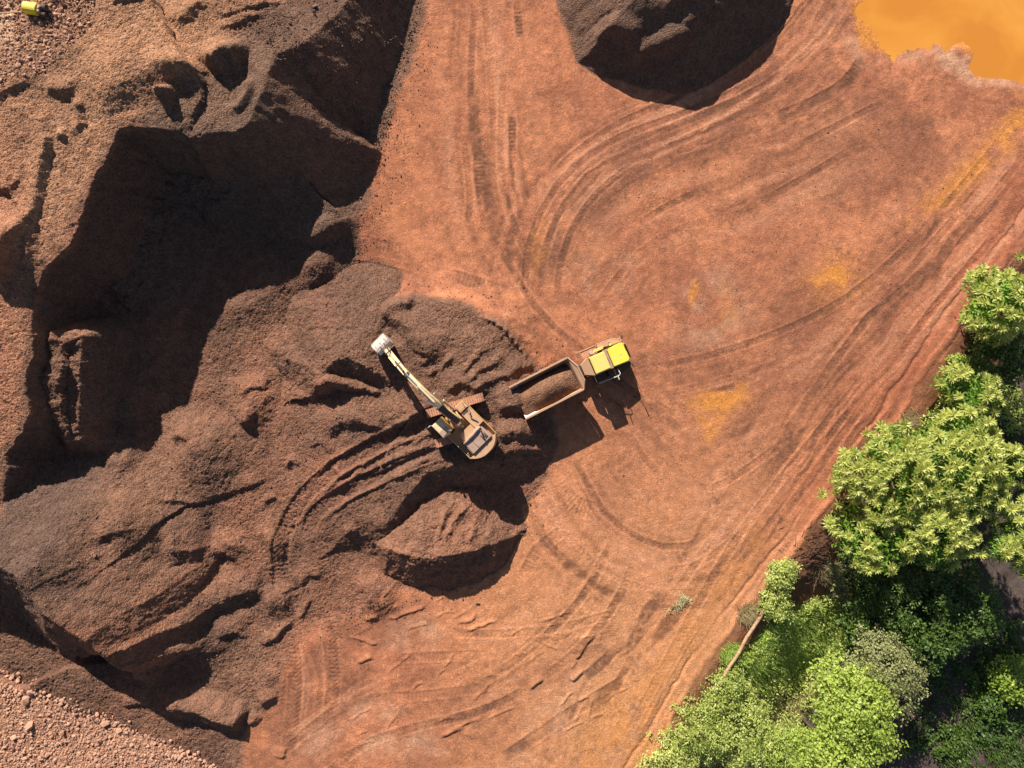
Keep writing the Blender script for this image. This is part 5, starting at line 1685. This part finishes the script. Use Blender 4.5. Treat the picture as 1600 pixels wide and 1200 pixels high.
# withered branch lying on the track
x, y, z = surf(1062, 942, 0)
root = empty('fallen_branch', (x, y, z), 0, 'withered leafy branch lying alone on the orange track', 'branch')
MB().tube([(-1.0, -.75, .06), (-.2, -.1, .14), (.35, .35, .16), (.9, .25, .06)], [.035, .028, .02, .008], 6).build('stem', M_TWIG, root)
MB().tube([(-.2, -.1, .14), (-.05, -.9, .05)], [.02, .006], 5).build('twig', M_TWIG, root)
MB().tube([(.0, .1, .15), (-.15, .95, .06)], [.02, .006], 5).build('twig', M_TWIG, root)
pts = np.array([(-.9, -.6, .08), (-.6, -.4, .1), (-.3, -.2, .15), (0, .0, .16), (.2, .3, .18), (.3, .45, .16), (-.05, .7, .1), (-.1, .5, .12), (.5, .35, .12), (.75, .3, .08), (-.1, -.6, .08), (.1, .15, .2), (.05, -.3, .1)])
leaf_cloud('foliage', pts, np.tile([0, 0, 1.0], (len(pts), 1)), 300, .30, .04, M_DEADBR, root, .17, 71)

# ------------------------------------------------------------------ loose stones
PHI = (1 + 5 ** .5) / 2
ICO_V = np.array([(-1, PHI, 0), (1, PHI, 0), (-1, -PHI, 0), (1, -PHI, 0), (0, -1, PHI), (0, 1, PHI), (0, -1, -PHI), (0, 1, -PHI), (PHI, 0, -1), (PHI, 0, 1), (-PHI, 0, -1), (-PHI, 0, 1)]) / 1.9
ICO_F = np.array([(0, 11, 5), (0, 5, 1), (0, 1, 7), (0, 7, 10), (0, 10, 11), (1, 5, 9), (5, 11, 4), (11, 10, 2), (10, 7, 6), (7, 1, 8), (3, 9, 4), (3, 4, 2), (3, 2, 6), (3, 6, 8), (3, 8, 9), (4, 9, 5), (2, 4, 11), (6, 2, 10), (8, 6, 7), (9, 8, 1)])


def stones(name, xy, size, mat, seed):
    r = np.random.default_rng(seed)
    n = len(xy)
    s = size * np.exp(r.normal(0, .45, n))
    V = ICO_V[None] * r.uniform(.65, 1.3, (n, 12, 1)) * s[:, None, None] * r.uniform(.6, 1.2, (n, 1, 3))
    z = np.array([gz(a, b_) for a, b_ in xy])
    V += np.stack([xy[:, 0], xy[:, 1], z + s * .18], 1)[:, None, :]
    F = (ICO_F[None] + (np.arange(n) * 12)[:, None, None]).reshape(-1, 3)
    o = np_mesh(name, V.reshape(-1, 3), F, mat, False)
    return tag(o, kind='stuff')


sp1 = np.array(scatter_poly([(0, 1066), (90, 1094), (200, 1140), (300, 1184), (340, 1210), (-60, 1230), (-60, 1050)], 7000, 81, .3))[:, :2]
stones('loose_stones', sp1, .072, M_STONE, 82)
lipp = resample([P(p[0], p[1], .3) for p in [(0, 1062), (90, 1092), (200, 1140), (300, 1188), (330, 1204)]], .1)
lp = np.array(lipp)[:, :2]; lp = lp[rng.integers(0, len(lp), 420)] + rng.normal(0, .28, (420, 2))
stones('loose_stones', lp, .115, M_STONE, 83)
sp2 = np.array(scatter_poly([(0, 0), (170, 0), (160, 60), (90, 130), (0, 150)], 2200, 84, 7))[:, :2]
stones('loose_stones', sp2, .07, M_STONE, 85)
M_DSTONE = simple_mat('dark_basalt_gravel', (0.16, 0.085, 0.055), (0.10, 0.06, 0.042), 1.2, 0.95)
sp3 = np.array(scatter_poly([(430, 90), (560, -20), (655, -20), (630, 90), (600, 190), (575, 260), (500, 200)], 3000, 86, 2))[:, :2]
stones('loose_stones', sp3, .05, M_DSTONE, 87)
sp4 = np.array(scatter_poly([(540, 330), (600, 190), (640, 60), (690, 60), (660, 200), (620, 320), (560, 420), (530, 420)], 900, 88, 0))[:, :2]
stones('loose_stones', sp4, .028, M_DSTONE, 89)

sp5 = []
for a, b in zip([(600, 190), (566, 330), (556, 425), (580, 468), (650, 462), (740, 474), (800, 512), (840, 570)], [(566, 330), (556, 425), (580, 468), (650, 462), (740, 474), (800, 512), (840, 570), (872, 640)]):
    for k in range(150):
        t = random.random(); p = P(a[0] + (b[0] - a[0]) * t, a[1] + (b[1] - a[1]) * t)
        sp5.append((p[0] + abs(random.gauss(0, 1.6)) * .8, p[1] + random.gauss(0, .5) + abs(random.gauss(0, .8))))
for a, b in zip([(845, 760), (770, 870), (700, 915), (600, 925), (560, 960)], [(770, 870), (700, 915), (600, 925), (560, 960), (500, 980)]):
    for k in range(130):
        t = random.random(); p = P(a[0] + (b[0] - a[0]) * t, a[1] + (b[1] - a[1]) * t)
        sp5.append((p[0] + random.gauss(0, .8), p[1] - abs(random.gauss(0, 1.3))))
stones('loose_stones', np.array(sp5), .04, M_DSTONE, 91)

sp6 = np.array(scatter_poly([(60, 860), (150, 780), (320, 600), (450, 470), (560, 480), (700, 480), (800, 540), (690, 600), (560, 620), (480, 760), (450, 900), (420, 1060), (260, 1100), (190, 1010)], 3200, 95, .8))[:, :2]
stones('loose_stones', sp6, .042, M_DSTONE, 96)
sp7 = np.array(scatter_poly([(540, 940), (800, 880), (980, 860), (1100, 720), (1250, 600), (1500, 330), (1560, 180), (1300, 130), (1000, 220), (850, 330), (860, 480), (1000, 540), (1000, 700), (860, 780), (800, 860)], 2600, 97, 0))[:, :2]
stones('loose_stones', sp7, .019, M_DSTONE, 98)
